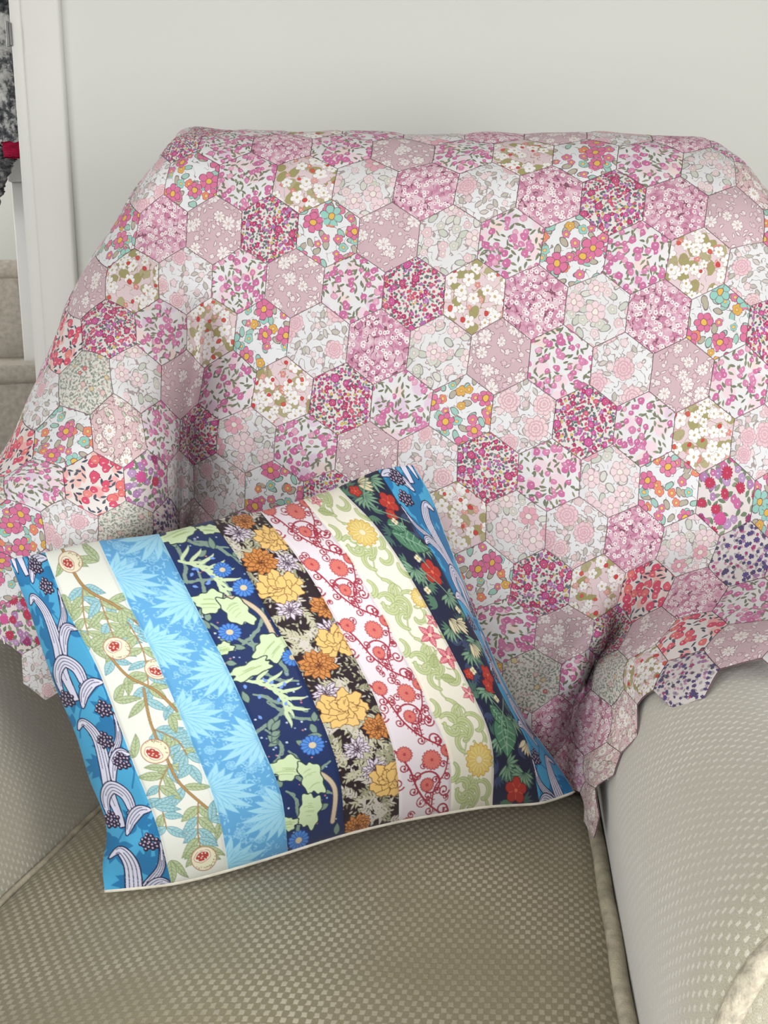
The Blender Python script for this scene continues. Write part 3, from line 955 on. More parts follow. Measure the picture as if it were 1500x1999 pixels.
# unit hexagon, pointed at top, NS rings
NS = 5
hv = [(0.0, 0.0)]; hidx = {(0, 0): 0}
ringv = []
for k in range(1, NS + 1):
    ringv.append([])
    for sct in range(6):
        a0 = math.pi / 2 + sct * math.pi / 3; a1 = a0 + math.pi / 3
        p0 = np.array([math.cos(a0), math.sin(a0)]); p1 = np.array([math.cos(a1), math.sin(a1)])
        for m in range(k):
            q = (p0 + (p1 - p0) * m / k) * k / NS
            ringv[-1].append(len(hv)); hv.append(tuple(q))
hv = np.array(hv) / math.sqrt(3)
ht = []
for k in range(1, NS + 1):
    cur = ringv[k - 1]; prv = ringv[k - 2] if k > 1 else [0]
    for sct in range(6):
        for m in range(k):
            a = cur[sct * k + m]; b = cur[(sct * k + m + 1) % (6 * k)]
            c = prv[(sct * (k - 1) + m) % len(prv)] if k > 1 else 0
            ht.append((a, b, c))
            if m < k - 1 and k > 1:
                d = prv[(sct * (k - 1) + m + 1) % len(prv)]
                ht.append((b, d, c))
ht = np.array(ht)
edge = np.zeros(len(hv)); edge[ringv[-1]] = 1.0
inner = np.ones(len(hv)); inner[ringv[-1]] = 0.0; inner[ringv[-2]] = 0.75
rng = np.random.RandomState(12)
centres = []
for r, (u0, codes) in PR.items():
    for k, code in enumerate(codes):
        centres.append((u0 + k, r, code))
BV, BQ = [], []
for u, r, code in centres:
    P = hv * 0.988 + [u, r * H]
    P[:, 1] = -(hv[:, 1] * 0.988) + r * H
    A, N, wr = quilt_pts(P)
    Vh = A + NSIGN * N * (wr + 0.0016 * inner)[:, None]
    th = rng.choice(6) * math.pi / 3 + rng.uniform(-0.15, 0.15)
    c, s = math.cos(th), math.sin(th)
    of = rng.uniform(0, 40, 2)
    uv = np.stack([hv[:, 0] * c - hv[:, 1] * s, hv[:, 0] * s + hv[:, 1] * c], -1) + of
    me = mesh_np('hexagon_patch', Vh, ht if NSIGN < 0 else ht, uv)
    o = link('hexagon_patch', me, QM[code], quilt)
    o['label'] = 'patch of ' + PLAB[code]
    # backing piece of the same hexagon, full size, a little behind
    P2 = hv * 1.004 + [u, r * H]
    P2[:, 1] = -(hv[:, 1] * 1.004) + r * H
    A, N, wr = quilt_pts(P2)
    BQ.append(ht[:, ::-1] + sum(len(b) for b in BV))
    BV.append(A + NSIGN * N * (wr - 0.0012)[:, None])
me = mesh_np('backing', np.concatenate(BV), np.concatenate(BQ))
bk = link('backing', me, M_BACKING, quilt)
bk['label'] = 'mauve seam allowance and reverse side'
bm = bmesh.new(); bm.from_mesh(me); bmesh.ops.remove_doubles(bm, verts=bm.verts, dist=0.0012); bm.to_mesh(me); bm.free()

M_THREAD = plain('white_thread', (238, 236, 230), 0.8)
tube('loose_thread', [on_back(1196, 1492, -0.20), on_back(1192, 1505, -0.215), on_back(1188, 1512, -0.22), on_back(1187, 1522, -0.22)], 0.0005, M_THREAD, quilt, 6)
tube('loose_thread', [on_back(2, 1240, -0.27), on_back(6, 1246, -0.275), on_back(9, 1257, -0.275)], 0.0005, M_THREAD, quilt, 6)

# ------------------------------------------------------------------ patchwork cushion
SEAMS = [
    [(18, 1092), (60, 1200), (108, 1340), (150, 1440), (178, 1530), (205, 1598), (208, 1640), (200, 1690), (205, 1738)],
    [(88, 1078), (131, 1192), (187, 1297), (225, 1395), (262, 1496), (296, 1582), (334, 1724)],
    [(193, 1056), (232, 1140), (277, 1230), (337, 1361), (390, 1485), (420, 1567), (446, 1697)],
    [(310, 1042), (355, 1130), (400, 1219), (466, 1352), (515, 1464), (550, 1555), (562, 1662)],
    [(414, 1016), (470, 1097), (519, 1188), (568, 1272), (617, 1380), (659, 1496), (672, 1628)],
    [(508, 998), (575, 1080), (627, 1160), (680, 1258), (729, 1356), (771, 1475), (779, 1602)],
    [(592, 975), (666, 1065), (722, 1156), (785, 1272), (841, 1384), (880, 1496), (880, 1584)],
    [(661, 951), (725, 1016), (789, 1106), (860, 1230), (912, 1331), (957, 1436), (962, 1572)],
    [(738, 918), (800, 1016), (849, 1085), (890, 1165), (935, 1250), (985, 1365), (1030, 1450), (1053, 1566)],
    [(806, 908), (840, 965), (872, 1050), (925, 1190), (975, 1310), (1035, 1420), (1090, 1495), (1120, 1545)],
]
LEN = 6.4
sx, sf = [], []
for k, s in enumerate(SEAMS):
    s = np.array(s, float)
    t = np.concatenate([[0], np.cumsum(np.linalg.norm(np.diff(s, axis=0), axis=1))]); t /= t[-1]
    for q, p in zip(t, s):
        sx.append((k, q * LEN)); sf.append(p)
PIX = RBF(sx, sf, 0.0)
Y_TL, Y_TR, Y_BL, Y_BR = 0.965, 1.065, 0.902, 1.065


def puff(s, t):
    a = np.clip(np.abs(2 * s - 1), 0, 1); b = np.clip(np.abs(2 * t - 1), 0, 1)
    return (1 - a ** 3.0) ** 0.75 * (1 - b ** 3.2) ** 0.75


def cushion_pts(S, T, side=1.0):
    """S in strips 0..9, T 0..1 down; side +1 front, -1 back"""
    p = PIX(np.stack([S, T * LEN], -1))
    s = S / 9.0
    Y = (Y_TL * (1 - s) + Y_TR * s) * (1 - T) + (Y_BL * (1 - s) + Y_BR * s) * T
    f = puff(s, T)
    if side > 0:
        ds = np.abs(S - np.round(S))
        groove = 0.0022 * np.exp(-(ds / 0.035) ** 2) * np.clip(f * 3, 0, 1)
        crease = 0.010 * np.exp(-(s / 0.10) ** 2) * np.sin(T * 26 + s * 9) * np.clip(T * 1.6 - 0.5, 0, 1) * np.clip(f * 4, 0, 1)
        crease = crease + 0.004 * np.exp(-((1 - s) / 0.10) ** 2) * np.sin(T * 19) * np.clip(f * 4, 0, 1)
        low = 0.003 * np.sin(S * 1.9 + T * 4) * np.sin(T * 7 + 1)
        Y = Y - 0.078 * f + groove + crease + low * f
    else:
        Y = Y + 0.075 * f
    return at_y(p[:, 0], p[:, 1], Y)


# --- painting of the strip prints: a small drawing surface, colours end up on the vertices
class Cv:
    def __init__(s, bg, L=LEN, res=184):
        s.W = res; s.Hh = int(L * res); s.L = L
        s.a = np.empty((s.Hh, s.W, 3)); s.a[:] = bg

    def box(s, x0, x1, y0, y1):
        i0 = max(0, int(x0 * s.W) - 1); i1 = min(s.W, int(x1 * s.W) + 2)
        j0 = max(0, int(y0 * s.W) - 1); j1 = min(s.Hh, int(y1 * s.W) + 2)
        if i1 <= i0 or j1 <= j0: return None
        X, Y = np.meshgrid((np.arange(i0, i1) + 0.5) / s.W, (np.arange(j0, j1) + 0.5) / s.W)
        return (slice(j0, j1), slice(i0, i1)), X, Y

    def put(s, sl, m, c):
        v = s.a[sl]; v[m] = c

    def poly(s, pts, c):
        P = np.asarray(pts, float)
        b = s.box(P[:, 0].min(), P[:, 0].max(), P[:, 1].min(), P[:, 1].max())
        if b is None: return
        sl, X, Y = b
        m = np.zeros(X.shape, bool)
        Q = np.roll(P, -1, 0)
        for (x0, y0), (x1, y1) in zip(P, Q):
            if y0 == y1: continue
            cr = ((y0 > Y) != (y1 > Y)) & (X < (x1 - x0) * (Y - y0) / (y1 - y0) + x0)
            m ^= cr
        s.put(sl, m, c)

    def line(s, pts, w, c, w2=None):
        P = np.asarray(pts, float)
        n = len(P)
        W = np.linspace(w, w if w2 is None else w2, n)
        for k in range(n - 1):
            a, b = P[k], P[k + 1]; r = (W[k] + W[k + 1]) / 4
            bb = s.box(min(a[0], b[0]) - r, max(a[0], b[0]) + r, min(a[1], b[1]) - r, max(a[1], b[1]) + r)
            if bb is None: continue
            sl, X, Y = bb
            d = b - a; L2 = d @ d + 1e-12
            t = np.clip(((X - a[0]) * d[0] + (Y - a[1]) * d[1]) / L2, 0, 1)
            m = (X - a[0] - t * d[0]) ** 2 + (Y - a[1] - t * d[1]) ** 2 < r * r
            s.put(sl, m, c)

    def dot(s, x, y, r, c):
        b = s.box(x - r, x + r, y - r, y + r)
        if b is None: return
        sl, X, Y = b
        s.put(sl, (X - x) ** 2 + (Y - y) ** 2 < r * r, c)

    def leaf(s, x, y, l, w, a, c, line=None, vein=None, lw=0.012, bend=0.0):
        """leaf from base (x, y), length l, width w, direction a (degrees, 0 = right, 90 = down)"""
        t = np.linspace(0, 1, 14)
        ax = l * t; ay = bend * l * np.sin(t * math.pi / 2) ** 2
        hw = w / 2 * np.sin(t ** 0.8 * math.pi)
        up = np.stack([ax, ay - hw], -1); dn = np.stack([ax, ay + hw], -1)[::-1]
        ca, sa = math.cos(math.radians(a)), math.sin(math.radians(a))
        R = np.array([[ca, sa], [-sa, ca]])
        pts = np.concatenate([up, dn]) @ R + [x, y]
        s.poly(pts, c)
        if line is not None: s.line(np.concatenate([pts, pts[:1]]), lw, line)
        if vein is not None:
            mid = np.stack([ax, ay], -1) @ R + [x, y]
            s.line(mid[1:-1], lw, vein)
            for k in (3, 5, 7, 9):
                for sg in (-1, 1):
                    e = np.array([ax[k] + 0.12 * l, ay[k] + sg * hw[k] * 0.75]) @ R + [x, y]
                    s.line([mid[k], e], lw * 0.7, vein)

    def flower(s, x, y, R, n, c, line, notch=0.3, cen=None, cr=0.25, rot=0.0, petals=None, lw=0.012):
        th = np.linspace(0, 2 * math.pi, n * 12, endpoint=False)
        r = R * (1 - notch + notch * np.abs(np.cos(th * n / 2)) ** 0.7)
        pts = np.stack([x + r * np.cos(th + rot), y + r * np.sin(th + rot)], -1)
        s.poly(pts, c)
        if line is not None: s.line(np.concatenate([pts, pts[:1]]), lw, line)
        if petals is not None:
            for k in range(n):
                a = rot + math.pi / n + 2 * math.pi * k / n
                s.line([(x + 0.3 * R * math.cos(a), y + 0.3 * R * math.sin(a)), (x + R * (1 - notch) * math.cos(a), y + R * (1 - notch) * math.sin(a))], lw, petals)
        if cen is not None: s.dot(x, y, R * cr, cen)

    def scroll(s, x, y, R, a, turn, w, c, sweep=400, tail=0.0, bud=None):
        """spiral that starts at (x, y) heading a and curls up with radius R; turn +1 / -1"""
        n = 26
        pts = [(x, y)]; ang_ = math.radians(a)
        for k in range(n):
            f = k / n
            r = R * (1 - 0.72 * f)
            dth = math.radians(sweep) / n
            st = r * dth
            ang_ += turn * dth
            x += st * math.cos(ang_); y += st * math.sin(ang_)
            pts.append((x, y))
        s.line(pts, w, c, w * 0.8)
        if bud is not None: s.dot(x, y, bud, c)
        return pts

    def blob(s, x, y, rx, ry, rot, c, line, lobes, amp, rng, lw=0.014, shade=None):
        th = np.linspace(0, 2 * math.pi, 90, endpoint=False)
        ph = rng.uniform(0, 6.28, 3)
        r = 1 + amp * np.sin(lobes * th + ph[0]) + amp * 0.6 * np.sin((lobes * 2 + 1) * th + ph[1])
        px_, py_ = rx * r * np.cos(th), ry * r * np.sin(th)
        ca, sa = math.cos(math.radians(rot)), math.sin(math.radians(rot))
        pts = np.stack([x + px_ * ca - py_ * sa, y + px_ * sa + py_ * ca], -1)
        s.poly(pts, c)
        if line is not None: s.line(np.concatenate([pts, pts[:1]]), lw, line)
        if shade is not None:
            for k in range(7):
                f = (k - 3) / 3.5
                q = np.linspace(-0.7, 0.55, 8)
                lx = rx * q; ly = ry * f * 0.75 * (1 - 0.5 * q)
                s.line(np.stack([x + lx * ca - ly * sa, y + lx * sa + ly * ca], -1), lw * 0.6, shade)

    def out(s):
        h = s.Hh // 2 * 2; w_ = s.W // 2 * 2
        a = lin(s.a[:h, :w_])
        return a.reshape(h // 2, 2, w_ // 2, 2, 3).mean((1, 3))


def spl(pts, n=40):
    P = np.asarray(pts, float); k = len(P)
    t = np.linspace(0, k - 1, n)
    i = np.clip(t.astype(int), 0, k - 2); f = (t - i)[:, None]
    p0 = P[np.clip(i - 1, 0, k - 1)]; p1 = P[i]; p2 = P[i + 1]; p3 = P[np.clip(i + 2, 0, k - 1)]
    return 0.5 * (2 * p1 + (p2 - p0) * f + (2 * p0 - 5 * p1 + 4 * p2 - p3) * f ** 2 + (3 * p1 - p0 - 3 * p2 + p3) * f ** 3)


def paint_blue(seed, flip=False):
    g = np.random.RandomState(seed)
    BG, DK, RB, NV = (74, 164, 208), (38, 118, 170), (216, 216, 236), (34, 36, 74)
    c = Cv(BG)
    fx = (lambda x: 1 - x) if flip else (lambda x: x)
    for k in range(30):      # dark jagged leaves
        x, y, a = g.uniform(0, 1), g.uniform(0, LEN), g.uniform(0, 360)
        for q in range(-2, 3):
            c.leaf(x, y, 0.42 - 0.06 * abs(q), 0.15, a + q * 32, DK)
    for k in range(10):
        y = g.uniform(0, LEN)
        c.line(spl([(g.uniform(0, 1), y), (g.uniform(0, 1), y + 0.4), (g.uniform(0, 1), y + 0.9)]), 0.03, DK)

    def ribbon(pts, w, e0=0.02, e1=0.98):
        P = spl([(fx(x), y) for x, y in pts], 36); n = len(P)
        T = np.gradient(P, axis=0); T /= np.linalg.norm(T, axis=1)[:, None] + 1e-9
        N = np.stack([-T[:, 1], T[:, 0]], -1)
        hw = (w * np.sin(np.linspace(e0, e1, n) * math.pi) ** 0.8)[:, None]
        poly = np.concatenate([P + N * hw, (P - N * hw)[::-1]])
        c.poly(poly, RB); c.line(np.concatenate([poly, poly[:1]]), 0.024, NV)
        for q, (i0, i1) in zip((-0.5, 0.0, 0.5), ((5, -9), (9, -5), (4, -14))):
            c.line((P + N * hw * q)[i0:i1], 0.014, NV)
    for y0 in (-1.75, 0.70, 3.15, 5.6):
        def rb(pts, w, e0=0.02, e1=0.98):
            ribbon([(x, y0 + 1.32 * y) for x, y in pts], w, e0, e1)
        rb([(0.98, 0.0), (0.90, 0.35), (0.62, 0.62), (0.48, 0.95)], 0.075, 0.02, 0.8)
        rb([(0.10, 0.16), (0.28, 0.06), (0.46, 0.30), (0.42, 0.75), (0.30, 1.15), (0.34, 1.6)], 0.125, 0.02, 0.88)
        rb([(1.0, 0.62), (0.82, 0.56), (0.60, 0.72), (0.46, 1.0)], 0.10)
        rb([(0.10, 1.55), (0.14, 1.2), (0.38, 1.02), (0.60, 1.14), (0.62, 1.38), (0.50, 1.42)], 0.125, 0.02, 0.99)
        rb([(0.40, 1.72), (0.55, 1.52), (0.78, 1.40), (1.0, 1.42)], 0.11)
    for (x, y) in ((0.66, 0.22), (0.74, 0.62), (0.14, 2.75), (0.82, 3.05), (0.62, 3.62), (0.80, 4.05), (0.15, 5.1), (0.8, 5.6)):
        x = fx(x)
        for q in range(18):
            a = q * 2.4; r = 0.03 * math.sqrt(q) * 1.25
            c.dot(x + r * math.cos(a), y + r * math.sin(a), 0.044, (44, 34, 58))
        for q in range(18):
            a = q * 2.4; r = 0.03 * math.sqrt(q) * 1.25
            c.dot(x + r * math.cos(a) - 0.008, y + r * math.sin(a) - 0.01, 0.017, (190, 176, 200))
    return c.out()


def paint_fruit(seed):
    g = np.random.RandomState(seed)
    BR, GR, AQ = (176, 142, 92), (184, 200, 160), (164, 206, 212)
    c = Cv((232, 235, 226))
    ln, la = (140, 154, 112), (112, 160, 172)
    main = spl([(0.35, 0.0), (0.45, 0.75), (0.8, 1.25), (1.02, 1.7)], 30)
    m2 = spl([(0.30, 2.1), (0.45, 2.55), (0.8, 2.95), (1.02, 3.5)], 30)
    m3 = spl([(0.62, 2.85), (0.52, 3.5), (0.55, 4.2), (0.6, 4.7), (0.9, 5.3), (1.02, 5.5)], 40)
    side = [spl([(0.45, 0.75), (0.28, 1.2), (0.10, 1.8)]), spl([(0.62, 1.05), (0.55, 1.6), (0.5, 2.0)]), spl([(0.85, 1.6), (0.86, 2.2), (0.70, 2.85)]),
            spl([(0.53, 3.6), (0.8, 3.9), (0.85, 4.2)]), spl([(0.55, 4.3), (0.25, 4.7), (0.15, 5.4)]), spl([(0.75, 5.1), (0.62, 5.6), (0.6, 5.95)])]

    def lf(x, y, a):
        if g.rand() < 0.62: c.leaf(x, y, g.uniform(0.34, 0.46), g.uniform(0.13, 0.17), a, GR, ln, ln, 0.013, g.uniform(-0.25, 0.25))
        else: c.leaf(x, y, g.uniform(0.30, 0.42), g.uniform(0.13, 0.16), a, AQ, la, la, 0.013, g.uniform(-0.25, 0.25))
    for P, w in [(main, 0.06), (m2, 0.055), (m3, 0.05)] + [(s_, 0.024) for s_ in side]:
        for k in range(3, len(P) - 1, 7):
            t = np.degrees(np.arctan2(*(P[k + 1] - P[k])[::-1]))
            lf(P[k][0], P[k][1], t + 52 + g.uniform(-14, 14)); lf(P[k][0], P[k][1], t - 52 + g.uniform(-14, 14))
    for P, w in [(main, 0.06), (m2, 0.055), (m3, 0.05)] + [(s_, 0.024) for s_ in side]:
        c.line(P, w, (128, 98, 60)); c.line(P, w * 0.7, BR)
    for k in range(12):
        y = 0.3 + k * 0.52 + g.uniform(-0.1, 0.1); x = 0.08 if k % 2 else 0.85
        if abs(y - 2.5) < 0.2 and x > 0.5: continue
        a = g.uniform(0, 360)
        lf(x, y, a); lf(x, y, a + 55)
    for (x, y, R, a) in ((0.40, 0.28, 0.21, -20), (0.48, 2.02, 0.22, 60), (0.95, 2.55, 0.2, -40), (0.42, 4.0, 0.23, -40), (0.62, 6.08, 0.22, 70)):
        c.dot(x, y, R, (176, 120, 92)); c.dot(x, y, R * 0.93, (238, 232, 204))
        ca, sa = math.cos(math.radians(a)), math.sin(math.radians(a))
        c.blob(x - 0.05 * ca, y - 0.05 * sa, R * 0.48, R * 0.62, a, (244, 240, 226), (190, 130, 100), 2, 0.06, g, 0.012)
        c.blob(x - 0.05 * ca, y - 0.05 * sa, R * 0.36, R * 0.50, a, (178, 66, 56), None, 2, 0.05, g)
        for q in range(11):
            aa = q * 2.4; r = 0.03 * math.sqrt(q) * R / 0.21
            c.dot(x - 0.05 * ca + r * math.cos(aa), y - 0.05 * sa + r * math.sin(aa) * 1.2, 0.013, (246, 226, 214))
        for q in range(22):
            aa = math.radians(a + 90 + g.uniform(-75, 75) - 90); rr = g.uniform(0.7, 0.9) * R
            c.dot(x + rr * math.cos(aa), y + rr * math.sin(aa), 0.009, (140, 126, 86))
    return c.out()


def paint_fan(seed):
    g = np.random.RandomState(seed)
    BG, FL, PL = (100, 170, 220), (152, 210, 242), (164, 220, 243)
    c = Cv(BG)
    for k in range(420):
        x, y, a = g.uniform(0, 1), g.uniform(0, LEN), g.uniform(0, 360)
        c.scroll(x, y, g.uniform(0.03, 0.06), a, g.choice([-1, 1]), 0.014, FL, g.uniform(120, 300))
    for k in range(300):
        c.leaf(g.uniform(0, 1), g.uniform(0, LEN), g.uniform(0.05, 0.10), 0.03, g.uniform(0, 360), FL)
    for k in range(34):
        x, y = g.uniform(0.1, 0.9), g.uniform(0, LEN)
        c.flower(x, y, 0.085, 7, (122, 188, 230), FL, 0.25, (154, 210, 241), 0.3, 0, FL, 0.011)
    for (x, y, a, n) in ((1.0, 0.0, 165, 9), (-0.04, 0.75, 10, 11), (1.04, 1.35, 170, 11), (-0.04, 2.1, 10, 11), (1.04, 2.8, 170, 11), (-0.04, 3.5, 10, 11), (1.04, 4.2, 170, 11), (-0.04, 4.95, 12, 11), (1.04, 5.6, 170, 11), (-0.04, 6.35, 0, 9)):
        for q in range(n):
            f = q / (n - 1) - 0.5
            sg = 1 if x < 0.5 else -1
            aa = a + f * 165
            l = 0.66 + 0.12 * math.cos(f * 9) - 0.25 * f * f
            c.leaf(x, y, l, 0.15, aa, PL, (118, 190, 232), None, 0.009, 0.16 * sg)
            c.leaf(x, y, l * 0.97, 0.125, aa, PL, None, None, 0.01, 0.16 * sg)
            ca, sa = math.cos(math.radians(aa)), math.sin(math.radians(aa))
            c.line([(x + l * 0.2 * ca, y + l * 0.2 * sa), (x + l * 0.62 * ca - sa * 0.16 * sg * l * 0.5, y + l * 0.62 * sa + ca * 0.16 * sg * l * 0.5)], 0.012, (118, 190, 232))
    return c.out()


def paint_navy(seed):
    g = np.random.RandomState(seed)
    BG, ST, AC, AL = (32, 50, 98), (132, 156, 142), (210, 230, 186), (40, 62, 66)
    c = Cv(BG)
    for k in range(130):
        c.dot(g.uniform(0, 1), g.uniform(0, LEN), g.uniform(0.011, 0.02), [(150, 180, 226), (190, 128, 138), (196, 210, 228)][g.randint(3)])
    for (x, y, a) in ((0.95, 0.6, 200), (0.8, 1.0, 150), (0.55, 2.35, 90), (0.9, 3.4, 200), (0.6, 3.75, 130), (0.95, 4.2, 200), (0.35, 4.6, 60), (0.85, 5.6, 200), (0.5, 2.45, 50), (0.3, 0.9, 90), (0.6, 1.2, 90), (0.15, 4.1, 60), (0.1, 0.2, 60), (0.5, 0.3, 20), (0.2, 3.4, 30), (0.9, 5.0, 150), (0.1, 5.3, 40), (0.95, 1.9, 120), (0.1, 1.9, 60)):
        P = [(x, y)]
        for q in range(12):
            a += g.uniform(-8, 14)
            P.append((P[-1][0] + 0.065 * math.cos(math.radians(a)), P[-1][1] + 0.065 * math.sin(math.radians(a))))
            for sg in (-1, 1):
                if g.rand() < 0.75:
                    c.scroll(P[-1][0], P[-1][1], 0.13, a + sg * 35, -sg, 0.026, ST, 75)
        c.line(P, 0.034, ST)
    for k in range(30):
        c.leaf(g.uniform(0, 1), g.uniform(0, LEN), g.uniform(0.16, 0.28), 0.11, g.uniform(0, 360), ST, AL)
    for (x, y) in ((0.05, 0.5), (0.12, 3.0)):     # pale branching fronds
        st = spl([(x + 0.05, y + 0.1), (x + 0.3, y + 0.3), (x + 0.45, y + 0.6), (x + 0.42, y + 0.95)], 16)
        for q in range(1, 15, 2):
            for sg in (-1, 1):
                c.leaf(st[q][0], st[q][1], 0.34, 0.075, -20 + sg * 62 + q * 6, (208, 226, 184), None, None, 0.01, -0.45 * sg)
        c.line(st, 0.05, (208, 226, 184))
        for q in range(9):
            c.leaf(x + g.uniform(0.0, 0.6), y + g.uniform(0.1, 0.9), 0.09, 0.05, g.uniform(0, 360), (120, 160, 230))
    for P in (spl([(0.1, 1.50), (0.6, 1.55), (0.88, 1.95), (0.88, 2.5)]), spl([(0.2, 4.95), (0.62, 5.1), (0.88, 5.5), (0.8, 6.1)])):
        c.line(P, 0.095, (110, 96, 84)); c.line(P, 0.07, (214, 196, 170))
    for (x, y, rx, ry, rot) in ((0.30, 0.10, 0.36, 0.15, -8), (0.85, 0.16, 0.2, 0.1, 20), (0.26, 1.50, 0.27, 0.22, 20), (0.56, 1.80, 0.19, 0.34, -20), (0.76, 2.66, 0.30, 0.24, -35), (0.32, 2.94, 0.34, 0.15, -10), (0.10, 2.42, 0.15, 0.12, 0),
                            (0.24, 4.90, 0.28, 0.22, 20), (0.55, 5.2, 0.18, 0.34, -12), (0.42, 5.78, 0.2, 0.32, 10), (0.05, 5.9, 0.16, 0.12, 10)):
        c.blob(x, y, rx, ry, rot, AC, AL, 4, 0.15, g, 0.02)
        ca, sa = math.cos(math.radians(rot)), math.sin(math.radians(rot))
        for q in range(6):
            f = g.uniform(-0.5, 0.5); L0, L1 = g.uniform(-0.7, -0.1), g.uniform(0.1, 0.6)
            pts = [(x + rx * u * ca - ry * (f + 0.25 * u * u) * sa, y + rx * u * sa + ry * (f + 0.25 * u * u) * ca) for u in np.linspace(L0, L1, 6)]
            c.line(pts, 0.011, (168, 192, 134))
    for (x, y, R) in ((0.66, 0.98, 0.15), (0.83, 1.42, 0.18), (0.30, 2.15, 0.18), (0.98, 2.95, 0.17), (0.72, 4.62, 0.19), (0.2, 6.25, 0.18)):
        c.flower(x, y, R, 14, (84, 144, 220), (40, 70, 150), 0.2, (222, 206, 170), 0.3, 0, (48, 86, 170), 0.012)
    return c.out()


def paint_brown(seed):
    g = np.random.RandomState(seed)
    c = Cv((44, 30, 36))
    for k in range(95):       # fine leafy sprays
        x, y, a = g.uniform(0, 1), g.uniform(0, LEN), g.uniform(0, 360)
        col = [(200, 196, 168), (160, 160, 132), (214, 206, 196)][g.randint(3)]
        P = [(x, y)]
        for q in range(9):
            a += g.uniform(-16, 16)
            P.append((P[-1][0] + 0.055 * math.cos(math.radians(a)), P[-1][1] + 0.055 * math.sin(math.radians(a))))
            for sg in (-1, 1):
                c.leaf(P[-1][0], P[-1][1], 0.12, 0.036, a + sg * 42, col)
        c.line(P, 0.015, col)
    for k in range(520):
        col = [(176, 174, 146), (134, 134, 108), (206, 198, 186)][g.randint(3)]
        c.leaf(g.uniform(0, 1), g.uniform(0, LEN), g.uniform(0.05, 0.10), 0.03, g.uniform(0, 360), col)

    def mum(x, y, R, base, dk, rings=4, wd=0.42, sq=0.8):
        for q in range(rings, 0, -1):
            r = R * q / rings; n = 4 + q * 3
            for k in range(n):
                a = 360 * k / n + q * 23 + g.uniform(-9, 9)
                ca, sa = math.cos(math.radians(a)), math.sin(math.radians(a)) * sq
                c.leaf(x + 0.3 * r * ca, y + 0.3 * r * sa + 0.12 * R * (1 - q / rings), r * g.uniform(0.62, 0.78), r * wd, math.degrees(math.atan2(sa, ca)), base, dk, None, 0.012, g.uniform(-0.2, 0.2))
        for q in range(5):
            aa = g.uniform(0, 360)
            c.leaf(x, y + 0.1 * R, R * 0.2, R * 0.1, aa, dk)

    def peony(x, y, R, base, dk):
        for q in range(9):
            a = q * 40 + g.uniform(-10, 10)
            c.blob(x + 0.55 * R * math.cos(math.radians(a)), y + 0.42 * R * math.sin(math.radians(a)), R * 0.46, R * 0.30, a, base, dk, 3, 0.12, g, 0.013)
        for q in range(6):
            a = q * 60 + g.uniform(-10, 10)
            c.blob(x + 0.24 * R * math.cos(math.radians(a)), y + 0.2 * R * math.sin(math.radians(a)), R * 0.32, R * 0.22, a, base, dk, 3, 0.1, g, 0.012)
        for q in range(16):
            a = math.radians(g.uniform(0, 360)); r = g.uniform(0.1, 0.6) * R
            c.line([(x + r * math.cos(a), y + r * math.sin(a)), (x + (r + 0.14 * R) * math.cos(a), y + (r + 0.14 * R) * math.sin(a))], 0.010, dk)
    for (x, y) in ((0.35, 2.05), (0.25, 3.75), (0.4, 4.9), (0.75, 1.15), (0.8, 2.6), (0.6, 5.35), (0.3, 0.35)):
        mum(x, y, 0.24, (224, 214, 226), (92, 70, 92), 3, 0.3)
    for (x, y, R) in ((0.32, 1.02, 0.31), (0.95, 2.15, 0.28), (0.33, 3.2, 0.33), (0.85, 4.6, 0.27), (0.55, 0.12, 0.22), (0.25, 6.3, 0.24)):
        mum(x, y, R, (212, 142, 78), (116, 64, 34))
    for (x, y, R) in ((0.82, 0.62, 0.34), (0.40, 1.58, 0.40), (0.82, 2.85, 0.38), (0.40, 4.12, 0.43), (0.85, 5.6, 0.38)):
        peony(x, y, R, (240, 200, 124), (122, 80, 48))
    return c.out()


